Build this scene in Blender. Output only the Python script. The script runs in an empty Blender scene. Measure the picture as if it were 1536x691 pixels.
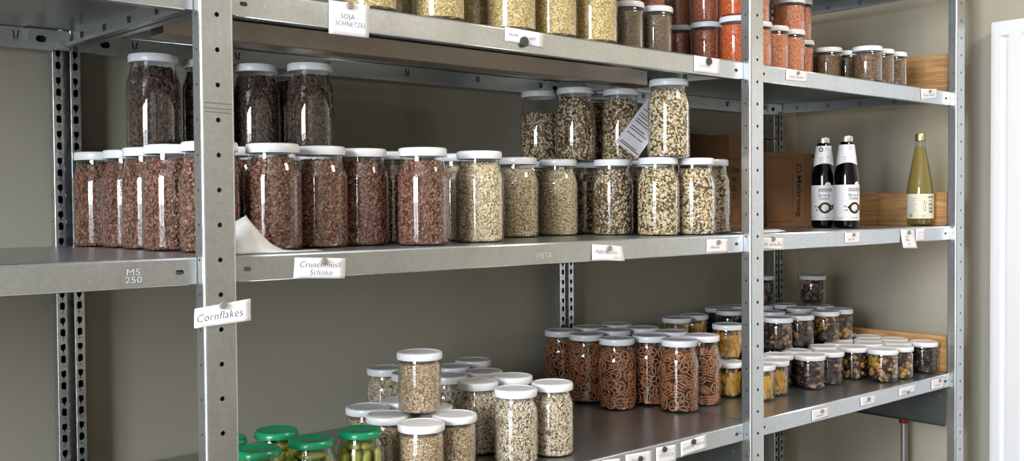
import bpy, math, random
from mathutils import Vector, Matrix
random.seed(7)
S = bpy.context.scene
COL = S.collection
PI = math.pi

# ------------------------------------------------------------------ camera
def make_camera():
    yaw, pitch, roll = .7204, -.0250, -.0075
    fwd = Vector((math.sin(yaw)*math.cos(pitch), math.cos(yaw)*math.cos(pitch), math.sin(pitch)))
    right = Vector((math.cos(yaw), -math.sin(yaw), 0)); up = right.cross(fwd)
    r2 = math.cos(roll)*right + math.sin(roll)*up
    u2 = -math.sin(roll)*right + math.cos(roll)*up
    cam = bpy.data.cameras.new('camera'); o = bpy.data.objects.new('camera', cam); COL.objects.link(o)
    m = Matrix((r2, u2, -fwd)).transposed().to_4x4(); m.translation = Vector((-.6510, -1.3769, .0156))
    o.matrix_world = m
    cam.sensor_width = 36; cam.lens = 1532.18/1536*36; cam.clip_start = .02
    S.camera = o
make_camera()

# ------------------------------------------------------------------ light and exposure
S.view_settings.view_transform = 'Standard'; S.view_settings.look = 'None'
S.view_settings.gamma = 1; S.view_settings.use_curve_mapping = False
S.view_settings.exposure = 0.12
S.cycles.transparent_max_bounces = 24; S.cycles.max_bounces = 8; S.cycles.diffuse_bounces = 4
S.cycles.glossy_bounces = 4; S.cycles.transmission_bounces = 4
S.cycles.caustics_reflective = False; S.cycles.caustics_refractive = False
S.cycles.sample_clamp_indirect = 6
world = bpy.data.worlds.new('world'); S.world = world; world.use_nodes = True
bg = world.node_tree.nodes['Background']; bg.inputs[0].default_value = (.75, .87, 1, 1); bg.inputs[1].default_value = 1.2

FLOOR, CEIL = -1.435, 1.35
WALL_BACK, WALL_RIGHT, WALL_LEFT, WALL_FRONT = .68, 2.50, -2.70, -2.75
WIN_Y0, WIN_Y1, WIN_Z0, WIN_Z1 = -1.95, -.60, -1.38, 1.22      # tall window in the left wall

def area(name, loc, direction, sx, sy, power, color):
    l = bpy.data.lights.new(name, 'AREA'); l.shape = 'RECTANGLE'; l.size = sx; l.size_y = sy
    l.energy = power; l.color = color
    o = bpy.data.objects.new(name, l); COL.objects.link(o); o.location = loc
    o.rotation_euler = Vector(direction).to_track_quat('-Z', 'Y').to_euler()
    return o
ZS = .05           # sky above, darker ground below
area('window_sky_light', (WALL_LEFT-.16, (WIN_Y0+WIN_Y1)/2, (ZS+WIN_Z1)/2), (1, 0, 0), WIN_Y1-WIN_Y0+.1, WIN_Z1-ZS, 225, (.89, .94, 1))
area('window_ground_light', (WALL_LEFT-.16, (WIN_Y0+WIN_Y1)/2, (ZS+WIN_Z0)/2), (1, 0, 0), WIN_Y1-WIN_Y0+.1, ZS-WIN_Z0, 50, (.92, .955, 1))
area('ceiling_lamp_glow', (1.45, -1.35, CEIL-.10), (0, 0, -1), .5, .5, 33, (1, .89, .75))

# ------------------------------------------------------------------ materials
def lin(r, g, b):
    f = lambda c: (c/255)/12.92 if c/255 <= .04045 else ((c/255+.055)/1.055)**2.4
    return (f(r), f(g), f(b), 1)
def nt(name):
    m = bpy.data.materials.new(name); m.use_nodes = True; t = m.node_tree
    return m, t, t.nodes['Principled BSDF'], (lambda k: t.nodes.new('ShaderNode'+k)), t.links.new
def plain(name, col, rough=.6, metal=0, noise=0, scale=40, spec=.5):
    m, t, p, N, L = nt(name)
    p.inputs['Base Color'].default_value = col; p.inputs['Roughness'].default_value = rough
    p.inputs['Metallic'].default_value = metal; p.inputs['Specular IOR Level'].default_value = spec
    if noise:
        tc = N('TexCoord'); n = N('TexNoise'); n.inputs['Scale'].default_value = scale; n.inputs['Detail'].default_value = 4
        r = N('MapRange'); r.inputs[3].default_value = 1-noise; r.inputs[4].default_value = 1+noise
        mx = N('Mix'); mx.data_type = 'RGBA'; mx.blend_type = 'MULTIPLY'; mx.inputs[0].default_value = 1
        L(tc.outputs['Object'], n.inputs['Vector']); L(n.outputs['Fac'], r.inputs[0])
        mx.inputs[6].default_value = col; L(r.outputs[0], mx.inputs[7]); L(mx.outputs[2], p.inputs['Base Color'])
    return m
def steel(name, col, rough, scale=1.0):
    m, t, p, N, L = nt(name)
    tc = N('TexCoord'); v = N('TexVoronoi'); v.inputs['Scale'].default_value = 220*scale; v.inputs['Randomness'].default_value = 1
    n = N('TexNoise'); n.inputs['Scale'].default_value = 14; n.inputs['Detail'].default_value = 6
    L(tc.outputs['Object'], v.inputs['Vector']); L(tc.outputs['Object'], n.inputs['Vector'])
    a = N('Math'); a.operation = 'MULTIPLY_ADD'; a.inputs[1].default_value = .10; a.inputs[2].default_value = .90
    sep = N('SeparateColor'); L(v.outputs['Color'], sep.inputs[0]); L(sep.outputs[0], a.inputs[0])
    b = N('Math'); b.operation = 'MULTIPLY_ADD'; b.inputs[1].default_value = .22; b.inputs[2].default_value = .89
    L(n.outputs['Fac'], b.inputs[0])
    c = N('Math'); c.operation = 'MULTIPLY'; L(a.outputs[0], c.inputs[0]); L(b.outputs[0], c.inputs[1])
    mx = N('Mix'); mx.data_type = 'RGBA'; mx.blend_type = 'MULTIPLY'; mx.inputs[0].default_value = 1; mx.inputs[6].default_value = col
    L(c.outputs[0], mx.inputs[7]); L(mx.outputs[2], p.inputs['Base Color'])
    r = N('MapRange'); r.inputs[3].default_value = rough-.03; r.inputs[4].default_value = rough+.05; L(n.outputs['Fac'], r.inputs[0])
    L(r.outputs[0], p.inputs['Roughness']); p.inputs['Metallic'].default_value = .94
    return m
def wallmat(name, col):
    m, t, p, N, L = nt(name)
    p.inputs['Roughness'].default_value = .92; p.inputs['Specular IOR Level'].default_value = .2
    tc = N('TexCoord'); n = N('TexNoise'); n.inputs['Scale'].default_value = 3; n.inputs['Detail'].default_value = 5
    r = N('MapRange'); r.inputs[3].default_value = .95; r.inputs[4].default_value = 1.05
    mx = N('Mix'); mx.data_type = 'RGBA'; mx.blend_type = 'MULTIPLY'; mx.inputs[0].default_value = 1; mx.inputs[6].default_value = col
    L(tc.outputs['Object'], n.inputs['Vector']); L(n.outputs['Fac'], r.inputs[0]); L(r.outputs[0], mx.inputs[7]); L(mx.outputs[2], p.inputs['Base Color'])
    n2 = N('TexNoise'); n2.inputs['Scale'].default_value = 260; L(tc.outputs['Object'], n2.inputs['Vector'])
    bp = N('Bump'); bp.inputs['Strength'].default_value = .12; bp.inputs['Distance'].default_value = .002
    L(n2.outputs['Fac'], bp.inputs['Height']); L(bp.outputs[0], p.inputs['Normal'])
    return m
def glass(name, tint, rough=.015, gain=1.0):
    m = bpy.data.materials.new(name); m.use_nodes = True; t = m.node_tree; t.nodes.clear()
    N = lambda k: t.nodes.new('ShaderNode'+k); L = t.links.new
    out = N('OutputMaterial'); mix = N('MixShader'); tr = N('BsdfTransparent'); gl = N('BsdfGlossy')
    lw = N('LayerWeight'); lw.inputs[0].default_value = .5; pw = N('Math'); pw.operation = 'POWER'; pw.inputs[1].default_value = 3.5; L(lw.outputs['Facing'], pw.inputs[0])
    tm = N('Mix'); tm.data_type = 'RGBA'; tm.inputs[6].default_value = tint; tm.inputs[7].default_value = tuple(c*.42 for c in tint[:3])+(1,); L(pw.outputs[0], tm.inputs[0]); L(tm.outputs[2], tr.inputs[0])     # longer way through the glass near its outline
    gl.inputs['Roughness'].default_value = rough; gl.inputs[0].default_value = (1, 1, 1, 1)
    fr = N('Fresnel'); fr.inputs[0].default_value = 1.5; g = N('NewGeometry')
    inv = N('Math'); inv.operation = 'MULTIPLY_ADD'; inv.inputs[1].default_value = -gain; inv.inputs[2].default_value = gain; L(g.outputs['Backfacing'], inv.inputs[0])     # both faces of the glass wall reflect, counted once on the way in
    mx = N('Math'); mx.operation = 'MULTIPLY'; mx.use_clamp = True; L(fr.outputs[0], mx.inputs[0]); L(inv.outputs[0], mx.inputs[1])
    L(mx.outputs[0], mix.inputs[0]); L(tr.outputs[0], mix.inputs[1]); L(gl.outputs[0], mix.inputs[2]); L(mix.outputs[0], out.inputs[0])
    # slow wobble of the blown glass
    tc = N('TexCoord'); n = N('TexNoise'); n.inputs['Scale'].default_value = 9; L(tc.outputs['Object'], n.inputs['Vector'])
    bp = N('Bump'); bp.inputs['Strength'].default_value = .10; bp.inputs['Distance'].default_value = .002; L(n.outputs['Fac'], bp.inputs['Height']); L(bp.outputs[0], gl.inputs['Normal'])
    return m
def toned(name, cols, rough=.65):
    """colour picked per grain from its 'tone' value"""
    m, t, p, N, L = nt(name)
    at = N('Attribute'); at.attribute_name = 'tone'; cr = N('ValToRGB'); cr.color_ramp.interpolation = 'CONSTANT'
    el = cr.color_ramp.elements
    while len(el) < len(cols): el.new(.5)
    for i, c in enumerate(cols): el[i].position = i/len(cols); el[i].color = c
    oi = N('ObjectInfo'); ad = N('Math'); ad.operation = 'ADD'; fr = N('Math'); fr.operation = 'FRACT'
    L(at.outputs['Fac'], ad.inputs[0]); L(oi.outputs['Random'], ad.inputs[1]); L(ad.outputs[0], fr.inputs[0]); L(fr.outputs[0], cr.inputs[0])
    L(cr.outputs[0], p.inputs['Base Color']); p.inputs['Roughness'].default_value = rough
    return m
def grainy(name, cols, scale, stretch=(1, 1, 1), rough=.6, gap=.45, bump=.6):
    """fine grains: cells of one colour each, dark in the gaps"""
    m, t, p, N, L = nt(name)
    tc = N('TexCoord'); oi = N('ObjectInfo'); mp = N('Mapping'); mp.inputs['Scale'].default_value = stretch
    va = N('VectorMath'); va.operation = 'ADD'; sc = N('VectorMath'); sc.operation = 'SCALE'; sc.inputs[0].default_value = (7, 5, 3)
    L(oi.outputs['Random'], sc.inputs['Scale']); L(tc.outputs['Object'], va.inputs[0]); L(sc.outputs[0], va.inputs[1]); L(va.outputs[0], mp.inputs[0])
    v = N('TexVoronoi'); v.inputs['Scale'].default_value = scale; L(mp.outputs[0], v.inputs['Vector'])
    sep = N('SeparateColor'); L(v.outputs['Color'], sep.inputs[0]); cr = N('ValToRGB'); cr.color_ramp.interpolation = 'CONSTANT'
    el = cr.color_ramp.elements
    while len(el) < len(cols): el.new(.5)
    for i, c in enumerate(cols): el[i].position = i/len(cols); el[i].color = c
    L(sep.outputs[0], cr.inputs[0])
    r = N('MapRange'); r.inputs[1].default_value = .35; r.inputs[2].default_value = .75; r.inputs[3].default_value = 1; r.inputs[4].default_value = gap
    L(v.outputs['Distance'], r.inputs[0])
    mx = N('Mix'); mx.data_type = 'RGBA'; mx.blend_type = 'MULTIPLY'; mx.inputs[0].default_value = 1
    L(cr.outputs[0], mx.inputs[6]); L(r.outputs[0], mx.inputs[7]); L(mx.outputs[2], p.inputs['Base Color'])
    bp = N('Bump'); bp.invert = True; bp.inputs['Strength'].default_value = bump; bp.inputs['Distance'].default_value = .002
    L(v.outputs['Distance'], bp.inputs['Height']); L(bp.outputs[0], p.inputs['Normal']); p.inputs['Roughness'].default_value = rough
    return m
def wood(name, c1, c2):
    m, t, p, N, L = nt(name)
    tc = N('TexCoord'); mp = N('Mapping'); mp.inputs['Scale'].default_value = (30, 2.2, 30); n = N('TexNoise'); n.inputs['Scale'].default_value = 3; n.inputs['Detail'].default_value = 6; n.inputs['Distortion'].default_value = .8
    L(tc.outputs['Object'], mp.inputs[0]); L(mp.outputs[0], n.inputs['Vector']); cr = N('ValToRGB')
    cr.color_ramp.elements[0].color = c1; cr.color_ramp.elements[1].color = c2; cr.color_ramp.elements[0].position = .35; cr.color_ramp.elements[1].position = .68
    L(n.outputs['Fac'], cr.inputs[0]); L(cr.outputs[0], p.inputs['Base Color']); p.inputs['Roughness'].default_value = .6
    return m

M = dict(
    wall=wallmat('tan_wall_paint', lin(180, 174, 158)), wall_pale=wallmat('pale_wall_paint', lin(164, 158, 148)), ceiling=wallmat('white_ceiling_paint', lin(228, 224, 214)),
    floor=plain('grey_floor', lin(78, 75, 70), .6, 0, .1, 6),
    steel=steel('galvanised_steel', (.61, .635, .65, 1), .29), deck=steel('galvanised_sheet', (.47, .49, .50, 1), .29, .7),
    tie=steel('shaded_galvanised_steel', (.24, .27, .275, 1), .34),  # same steel, with the shade under the shelf put into its colour
    rail=steel('warm_lit_rolled_steel', (.66, .57, .47, 1), .42, 1.4),  # warm light reflected by the rail is put into this colour
    post=steel('galvanised_post', (.64, .665, .68, 1), .30), slit=plain('slit_and_slot_shade', (.006, .006, .007, 1), .9),  # slit: near-black for open slits and for shade painted behind corner slots
    lid=plain('white_lid', lin(236, 236, 240), .28), green=plain('green_lid', lin(12, 128, 84), .25),
    glass=glass('jar_glass', (.955, .97, .965, 1), .015, 1.8), pane=glass('window_glass', (.97, .98, .98, 1), 0), pickle_glass=glass('pickle_glass', (.90, .93, .74, 1), .015, 1.6),
    paper=plain('white_paper', lin(238, 236, 240), .8), ink=plain('ink', lin(36, 32, 60), .8), ink_faint=plain('faint_ink', lin(140, 132, 172), .8), ink_grey=plain('grey_print', lin(70, 70, 74), .8),
    magnet=plain('dark_magnet', lin(58, 57, 56), .55), magnet_grey=plain('grey_magnet', lin(140, 128, 118), .5),
    board=wood('pine_board', lin(168, 120, 74), lin(206, 164, 112)), carton=plain('brown_cardboard', lin(132, 94, 62), .85, 0, .08, 9), carton_print=plain('carton_print', lin(38, 24, 16), .85),
    radiator=plain('white_enamel', lin(240, 240, 244), .3), frame=plain('white_window_frame', lin(225, 225, 222), .4),
    bottle=glass('dark_green_glass', (.02, .03, .012, 1), .03), juice_glass=glass('clear_bottle_glass', (.95, .96, .92, 1), .015, 1.6),
    cap=plain('silver_cap', (.62, .60, .57, 1), .35, .9), cap_gold=plain('gold_cap', (.72, .56, .30, 1), .35, .9),
    label=plain('white_label', lin(228, 226, 230), .55), label_cream=plain('cream_label', lin(232, 226, 206), .6), black=plain('black_print', lin(24, 20, 22), .6),
    label_grey=plain('grey_band', lin(170, 166, 174), .6), leaf=plain('leaf_green', lin(120, 128, 70), .6), berry=plain('berry_red', lin(140, 40, 46), .6), cream=plain('blossom', lin(226, 218, 200), .6),
    red=plain('red_cap', lin(150, 24, 34), .4), pole=plain('grey_pole', (.42, .42, .42, 1), .35, .7),
    scuff=plain('scuff_dirt', lin(104, 104, 100), .8), stamp=plain('white_stamp', lin(214, 220, 222), .6), mark=plain('grey_mark', lin(176, 178, 184), .5),
    choc=toned('chocolate_flakes', [lin(134, 88, 69), lin(112, 70, 55), lin(164, 116, 93), lin(96, 60, 47), lin(145, 98, 78), lin(122, 77, 60), lin(104, 66, 51)]),
    darkchoc=toned('shaded_dark_flakes', [lin(84, 60, 48), lin(62, 44, 36), lin(108, 82, 66), lin(50, 36, 30), lin(92, 68, 54), lin(72, 50, 40)]),  # slightly greyer flakes, darkened mostly by shade put into the colour
    oat=toned('oat_flakes', [lin(234, 216, 184), lin(220, 198, 162), lin(242, 228, 200), lin(206, 182, 144), lin(228, 208, 174)]),
    muesli=toned('muesli', [lin(214, 196, 160), lin(92, 62, 44), lin(198, 172, 130), lin(228, 214, 186), lin(64, 42, 32), lin(206, 186, 150), lin(150, 104, 62), lin(80, 54, 42)]),
    muesli2=toned('pale_muesli', [lin(222, 206, 172), lin(208, 186, 146), lin(232, 220, 194), lin(98, 68, 50), lin(216, 200, 164), lin(206, 166, 100), lin(226, 212, 182), lin(84, 54, 42)]),
    sunflower=toned('sunflower_seeds', [lin(218, 201, 178), lin(200, 180, 154), lin(232, 218, 198), lin(178, 154, 126), lin(212, 194, 170)]),
    seed=grainy('small_seeds', [lin(212, 184, 150), lin(166, 130, 98), lin(228, 206, 176), lin(128, 96, 72), lin(204, 172, 136), lin(186, 154, 120)], 420),
    flax=grainy('brown_seed', [lin(128, 106, 80), lin(104, 84, 62), lin(146, 122, 94), lin(116, 94, 70)], 420),
    linseed=grainy('dark_brown_seed', [lin(132, 98, 72), lin(108, 78, 56), lin(150, 116, 88), lin(96, 68, 48)], 330),
    lentil=grainy('brown_red_lentils', [lin(190, 100, 68), lin(168, 82, 56), lin(206, 116, 80), lin(178, 92, 62)], 320),
    orange=grainy('orange_lentils', [lin(236, 104, 40), lin(222, 86, 34), lin(244, 124, 58), lin(228, 96, 40)], 300),
    peach=grainy('pale_red_lentils', [lin(236, 146, 104), lin(222, 128, 88), lin(244, 162, 122), lin(230, 136, 96)], 320),
    soy=grainy('golden_granules', [lin(228, 200, 140), lin(212, 180, 116), lin(240, 216, 162), lin(196, 160, 98), lin(222, 192, 130)], 300),
    core_dark=plain('dark_gap', lin(46, 30, 23), .9), core_choc=plain('granola_gap', lin(84, 53, 41), .9), core_tan=plain('tan_gap', lin(172, 152, 118), .9), core_brown=plain('brown_gap', lin(118, 92, 68), .9), core_pretzel=plain('pretzel_gap', lin(58, 36, 25), .9), core_seed=plain('seed_gap', lin(112, 92, 72), .9),
    pretzel=plain('pretzel_crust', lin(168, 106, 68), .38, 0, .3, 60), gherkin=plain('gherkin_skin', lin(142, 140, 62), .4, 0, .3, 50),
    fruit_a=plain('dark_fruit', lin(66, 42, 34), .45, 0, .4, 60), fruit_b=plain('amber_fruit', lin(176, 132, 58), .45, 0, .3, 60), fruit_c=plain('tan_fruit', lin(150, 108, 82), .5, 0, .3, 60), fruit_d=plain('black_fruit', lin(34, 24, 24), .4, 0, .4, 60),
    yellow=plain('yellow_fruit', lin(212, 160, 58), .5, 0, .25, 50), yellow_b=plain('golden_fruit', lin(190, 134, 44), .5, 0, .25, 50),
)

# ------------------------------------------------------------------ helpers
class MB:
    """collects geometry; build() links it as ONE mesh object"""
    def __init__(s): s.v = []; s.f = []; s.m = []; s.t = []
    def add(s, vs, fs, mi=0, tone=0.0):
        b = len(s.v); s.v += [tuple(v) for v in vs]; s.f += [tuple(i+b for i in f) for f in fs]; s.m += [mi]*len(fs); s.t += [tone]*len(vs)
    def box(s, x0, x1, y0, y1, z0, z1, mi=0):
        s.add([(x0,y0,z0),(x1,y0,z0),(x1,y1,z0),(x0,y1,z0),(x0,y0,z1),(x1,y0,z1),(x1,y1,z1),(x0,y1,z1)],
              [(0,3,2,1),(4,5,6,7),(0,1,5,4),(1,2,6,5),(2,3,7,6),(3,0,4,7)], mi)
    def bevbox(s, x0, x1, y0, y1, z0, z1, b, mi=0):
        c = ((x0+x1)/2, (y0+y1)/2, (z0+z1)/2); h = ((x1-x0)/2, (y1-y0)/2, (z1-z0)/2); vs = []; ix = {}
        for sx in (-1,1):
            for sy in (-1,1):
                for sz in (-1,1):
                    for k in range(3):
                        p = [h[0]-b, h[1]-b, h[2]-b]; p[k] = h[k]; ix[(sx,sy,sz,k)] = len(vs)
                        vs.append((c[0]+sx*p[0], c[1]+sy*p[1], c[2]+sz*p[2]))
        fs = []
        for k in range(3):
            a, d = [(1,2),(2,0),(0,1)][k]
            for sg in (-1,1):
                q = []
                for (u, w) in ((-1,-1),(1,-1),(1,1),(-1,1)):
                    t = [0,0,0]; t[k] = sg; t[a] = u; t[d] = w; q.append(ix[(t[0],t[1],t[2],k)])
                fs.append(tuple(q if sg > 0 else q[::-1]))
        for k in range(3):          # edges along axis k
            a, d = [(1,2),(2,0),(0,1)][k]
            for u in (-1,1):
                for w in (-1,1):
                    q = []
                    for e, kk in ((-1,a),(1,a),(1,d),(-1,d)):
                        t = [0,0,0]; t[k] = e; t[a] = u; t[d] = w; q.append(ix[(t[0],t[1],t[2],kk)])
                    fs.append(tuple(q if u*w > 0 else q[::-1]))
        for sx in (-1,1):
            for sy in (-1,1):
                for sz in (-1,1):
                    q = [ix[(sx,sy,sz,k)] for k in range(3)]; fs.append(tuple(q if sx*sy*sz > 0 else q[::-1]))
        s.add(vs, fs, mi)
    def lathe(s, prof, n=40, mi=0, wob=None):
        """profile of (radius, z) from the bottom axis outwards"""
        vs = []; fs = []; rings = []
        for r, z in prof:
            if r < 1e-6: rings.append([len(vs)]); vs.append((0, 0, z))
            else:
                rings.append(list(range(len(vs), len(vs)+n)))
                for i in range(n):
                    a = 2*PI*i/n; rr = r*(1+(wob(a, z) if wob else 0)); vs.append((rr*math.cos(a), rr*math.sin(a), z))
        for A, B in zip(rings, rings[1:]):
            if len(A) == 1 and len(B) == 1: continue
            for i in range(n):
                j = (i+1) % n
                if len(A) == 1: fs.append((A[0], B[j], B[i]))
                elif len(B) == 1: fs.append((A[i], A[j], B[0]))
                else: fs.append((A[i], A[j], B[j], B[i]))
        s.add(vs, fs, mi)
    def tube(s, pts, r, n=6, closed=False, mi=0, tone=0.0):
        pts = [Vector(p) for p in pts]; N = len(pts); vs = []; fs = []; prev = None
        for i, p in enumerate(pts):
            if closed: d = pts[(i+1) % N]-pts[i-1]
            else: d = pts[min(i+1, N-1)]-pts[max(i-1, 0)]
            d.normalize(); ref = prev if prev is not None else (Vector((0,0,1)) if abs(d.z) < .9 else Vector((1,0,0)))
            u = (ref-d*ref.dot(d)).normalized(); w = d.cross(u); prev = u
            rr = r(i/(N-1)) if callable(r) else r
            for k in range(n): a = 2*PI*k/n; vs.append(p+rr*(math.cos(a)*u+math.sin(a)*w))
        for i in range(N if closed else N-1):
            j = (i+1) % N
            for k in range(n): l = (k+1) % n; fs.append((i*n+k, i*n+l, j*n+l, j*n+k))
        if not closed: fs.append(tuple(range(n-1, -1, -1))); fs.append(tuple((N-1)*n+k for k in range(n)))
        s.add(vs, fs, mi, tone)
    def mesh(s, name, mats, smooth=False, tone=False):
        me = bpy.data.meshes.new(name); me.from_pydata(s.v, [], s.f)
        for m in (mats if isinstance(mats, (list, tuple)) else [mats]): me.materials.append(m)
        me.polygons.foreach_set('material_index', s.m)
        if smooth is True: me.polygons.foreach_set('use_smooth', [True]*len(s.f))
        if tone: me.attributes.new('tone', 'FLOAT', 'POINT').data.foreach_set('value', s.t)
        me.update()
        if smooth == 'auto':
            me.polygons.foreach_set('use_smooth', [True]*len(s.f)); me.set_sharp_from_angle(angle=.6)
        return me
def weld(me):      # only the rounded strips are shaded smooth
    import bmesh
    bm = bmesh.new(); bm.from_mesh(me); bmesh.ops.remove_doubles(bm, verts=bm.verts, dist=2e-5); bmesh.ops.recalc_face_normals(bm, faces=bm.faces); bm.to_mesh(me); bm.free()
    me.polygons.foreach_set('use_smooth', [max(abs(c) for c in p.normal) < .9985 for p in me.polygons]); return me
def obj(name, me, parent=None, **props):
    o = bpy.data.objects.new(name, me); COL.objects.link(o)
    if parent is not None: o.parent = parent
    for k, v in props.items(): o[k] = v
    return o
def thing(name, label, cat, loc=(0,0,0), rz=0, group=None):
    o = bpy.data.objects.new(name, None); COL.objects.link(o); o.location = loc; o.rotation_euler = (0, 0, rz); o.empty_display_size = .02
    o['label'] = label; o['category'] = cat
    if group: o['group'] = group
    return o
def tag(o, label, cat, group=None):
    o['label'] = label; o['category'] = cat
    if group: o['group'] = group
    return o
def struct(name, mb, mat, parent=None, smooth=False):
    o = obj(name, mb.mesh(name, mat, smooth), parent)
    if parent is None: o['kind'] = 'structure'
    return o
def solid(o, t, off=0):
    md = o.modifiers.new('thickness', 'SOLIDIFY'); md.thickness = t; md.offset = off; return o
def text_verts(body, size, shear=0, align='CENTER', thin=0.0, space=1.0):
    cu = bpy.data.curves.new('writing', 'FONT'); cu.body = body; cu.size = size; cu.shear = shear; cu.align_x = align; cu.align_y = 'CENTER'
    cu.offset = thin; cu.space_character = space; cu.space_line = .85; cu.resolution_u = 3; cu.fill_mode = 'FRONT'
    o = bpy.data.objects.new('writing', cu)
    me = bpy.data.meshes.new_from_object(o)
    vs = [tuple(v.co) for v in me.vertices]; fs = [tuple(p.vertices) for p in me.polygons]
    bpy.data.objects.remove(o); bpy.data.curves.remove(cu); bpy.data.meshes.remove(me)
    return vs, fs
def cell(mb, P, u0, u1, v0, v1, ru, rv, cu=None, cv=None, n=16):
    """rectangle u0..u1 x v0..v1 with a rounded hole, P maps (u, v) to a point"""
    mu, mv = (u0+u1)/2, (v0+v1)/2; cu = mu if cu is None else cu; cv = mv if cv is None else cv
    vs = []; fs = []
    for k in range(n):
        a = 2*PI*k/n; c, s_ = math.cos(a), math.sin(a); m = max(abs(c), abs(s_))
        vs.append(P(mu+(u1-u0)/2*c/m, mv+(v1-v0)/2*s_/m))
        # obround hole
        if rv > ru: h = (ru*c, ru*s_+math.copysign(rv-ru, s_) if abs(s_) > 1e-6 else ru*s_)
        elif ru > rv: h = (rv*c+math.copysign(ru-rv, c) if abs(c) > 1e-6 else rv*c, rv*s_)
        else: h = (ru*c, ru*s_)
        vs.append(P(cu+h[0], cv+h[1]))
    for k in range(n):
        j = (k+1) % n; fs.append((2*k, 2*j, 2*j+1, 2*k+1))
    mb.add(vs, fs)
def quad(mb, P, u0, u1, v0, v1): mb.add([P(u0, v0), P(u1, v0), P(u1, v1), P(u0, v1)], [(0,1,2,3)])

# ------------------------------------------------------------------ room
b = MB(); b.box(WALL_LEFT-.1, WALL_RIGHT+.1, WALL_BACK, WALL_BACK+.1, FLOOR, CEIL); struct('wall_back', b, M['wall'])
b = MB(); b.box(WALL_RIGHT, WALL_RIGHT+.1, WALL_FRONT, WALL_BACK, FLOOR, CEIL); struct('wall_right', b, M['wall'])
b = MB(); b.box(WALL_LEFT-.1, WALL_RIGHT+.1, WALL_FRONT-.1, WALL_FRONT, FLOOR, CEIL); struct('wall_front', b, M['wall_pale'])
b = MB(); X0, X1 = WALL_LEFT-.1, WALL_LEFT
b.box(X0, X1, WALL_FRONT, WIN_Y0, FLOOR, CEIL); b.box(X0, X1, WIN_Y1, WALL_BACK, FLOOR, CEIL)
b.box(X0, X1, WIN_Y0, WIN_Y1, FLOOR, WIN_Z0); b.box(X0, X1, WIN_Y0, WIN_Y1, WIN_Z1, CEIL); struct('wall_left', b, M['wall_pale'])
b = MB(); b.box(WALL_LEFT-.1, WALL_RIGHT+.1, WALL_FRONT-.1, WALL_BACK+.1, FLOOR-.1, FLOOR); struct('floor', b, M['floor'])
b = MB(); b.box(WALL_LEFT-.1, WALL_RIGHT+.1, WALL_FRONT-.1, WALL_BACK+.1, CEIL, CEIL+.1); struct('ceiling', b, M['ceiling'])
b = MB(); xa, xb = WALL_LEFT-.075, WALL_LEFT-.025; ym = (WIN_Y0+WIN_Y1)/2
for (y0, y1) in ((WIN_Y0, WIN_Y0+.06), (WIN_Y1-.06, WIN_Y1), (ym-.045, ym+.045)): b.box(xa, xb, y0, y1, WIN_Z0, WIN_Z1)
for (z0, z1) in ((WIN_Z0, WIN_Z0+.06), (WIN_Z1-.06, WIN_Z1)): b.box(xa, xb, WIN_Y0+.06, ym-.045, z0, z1); b.box(xa, xb, ym+.045, WIN_Y1-.06, z0, z1)
w = struct('window_1', b, M['frame'])
for (y0, y1) in ((WIN_Y0+.06, ym-.045), (ym+.045, WIN_Y1-.06)):
    g = MB(); g.box(xa+.02, xa+.026, y0, y1, WIN_Z0+.06, WIN_Z1-.06); obj('pane', g.mesh('pane', M['pane']), w)

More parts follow.
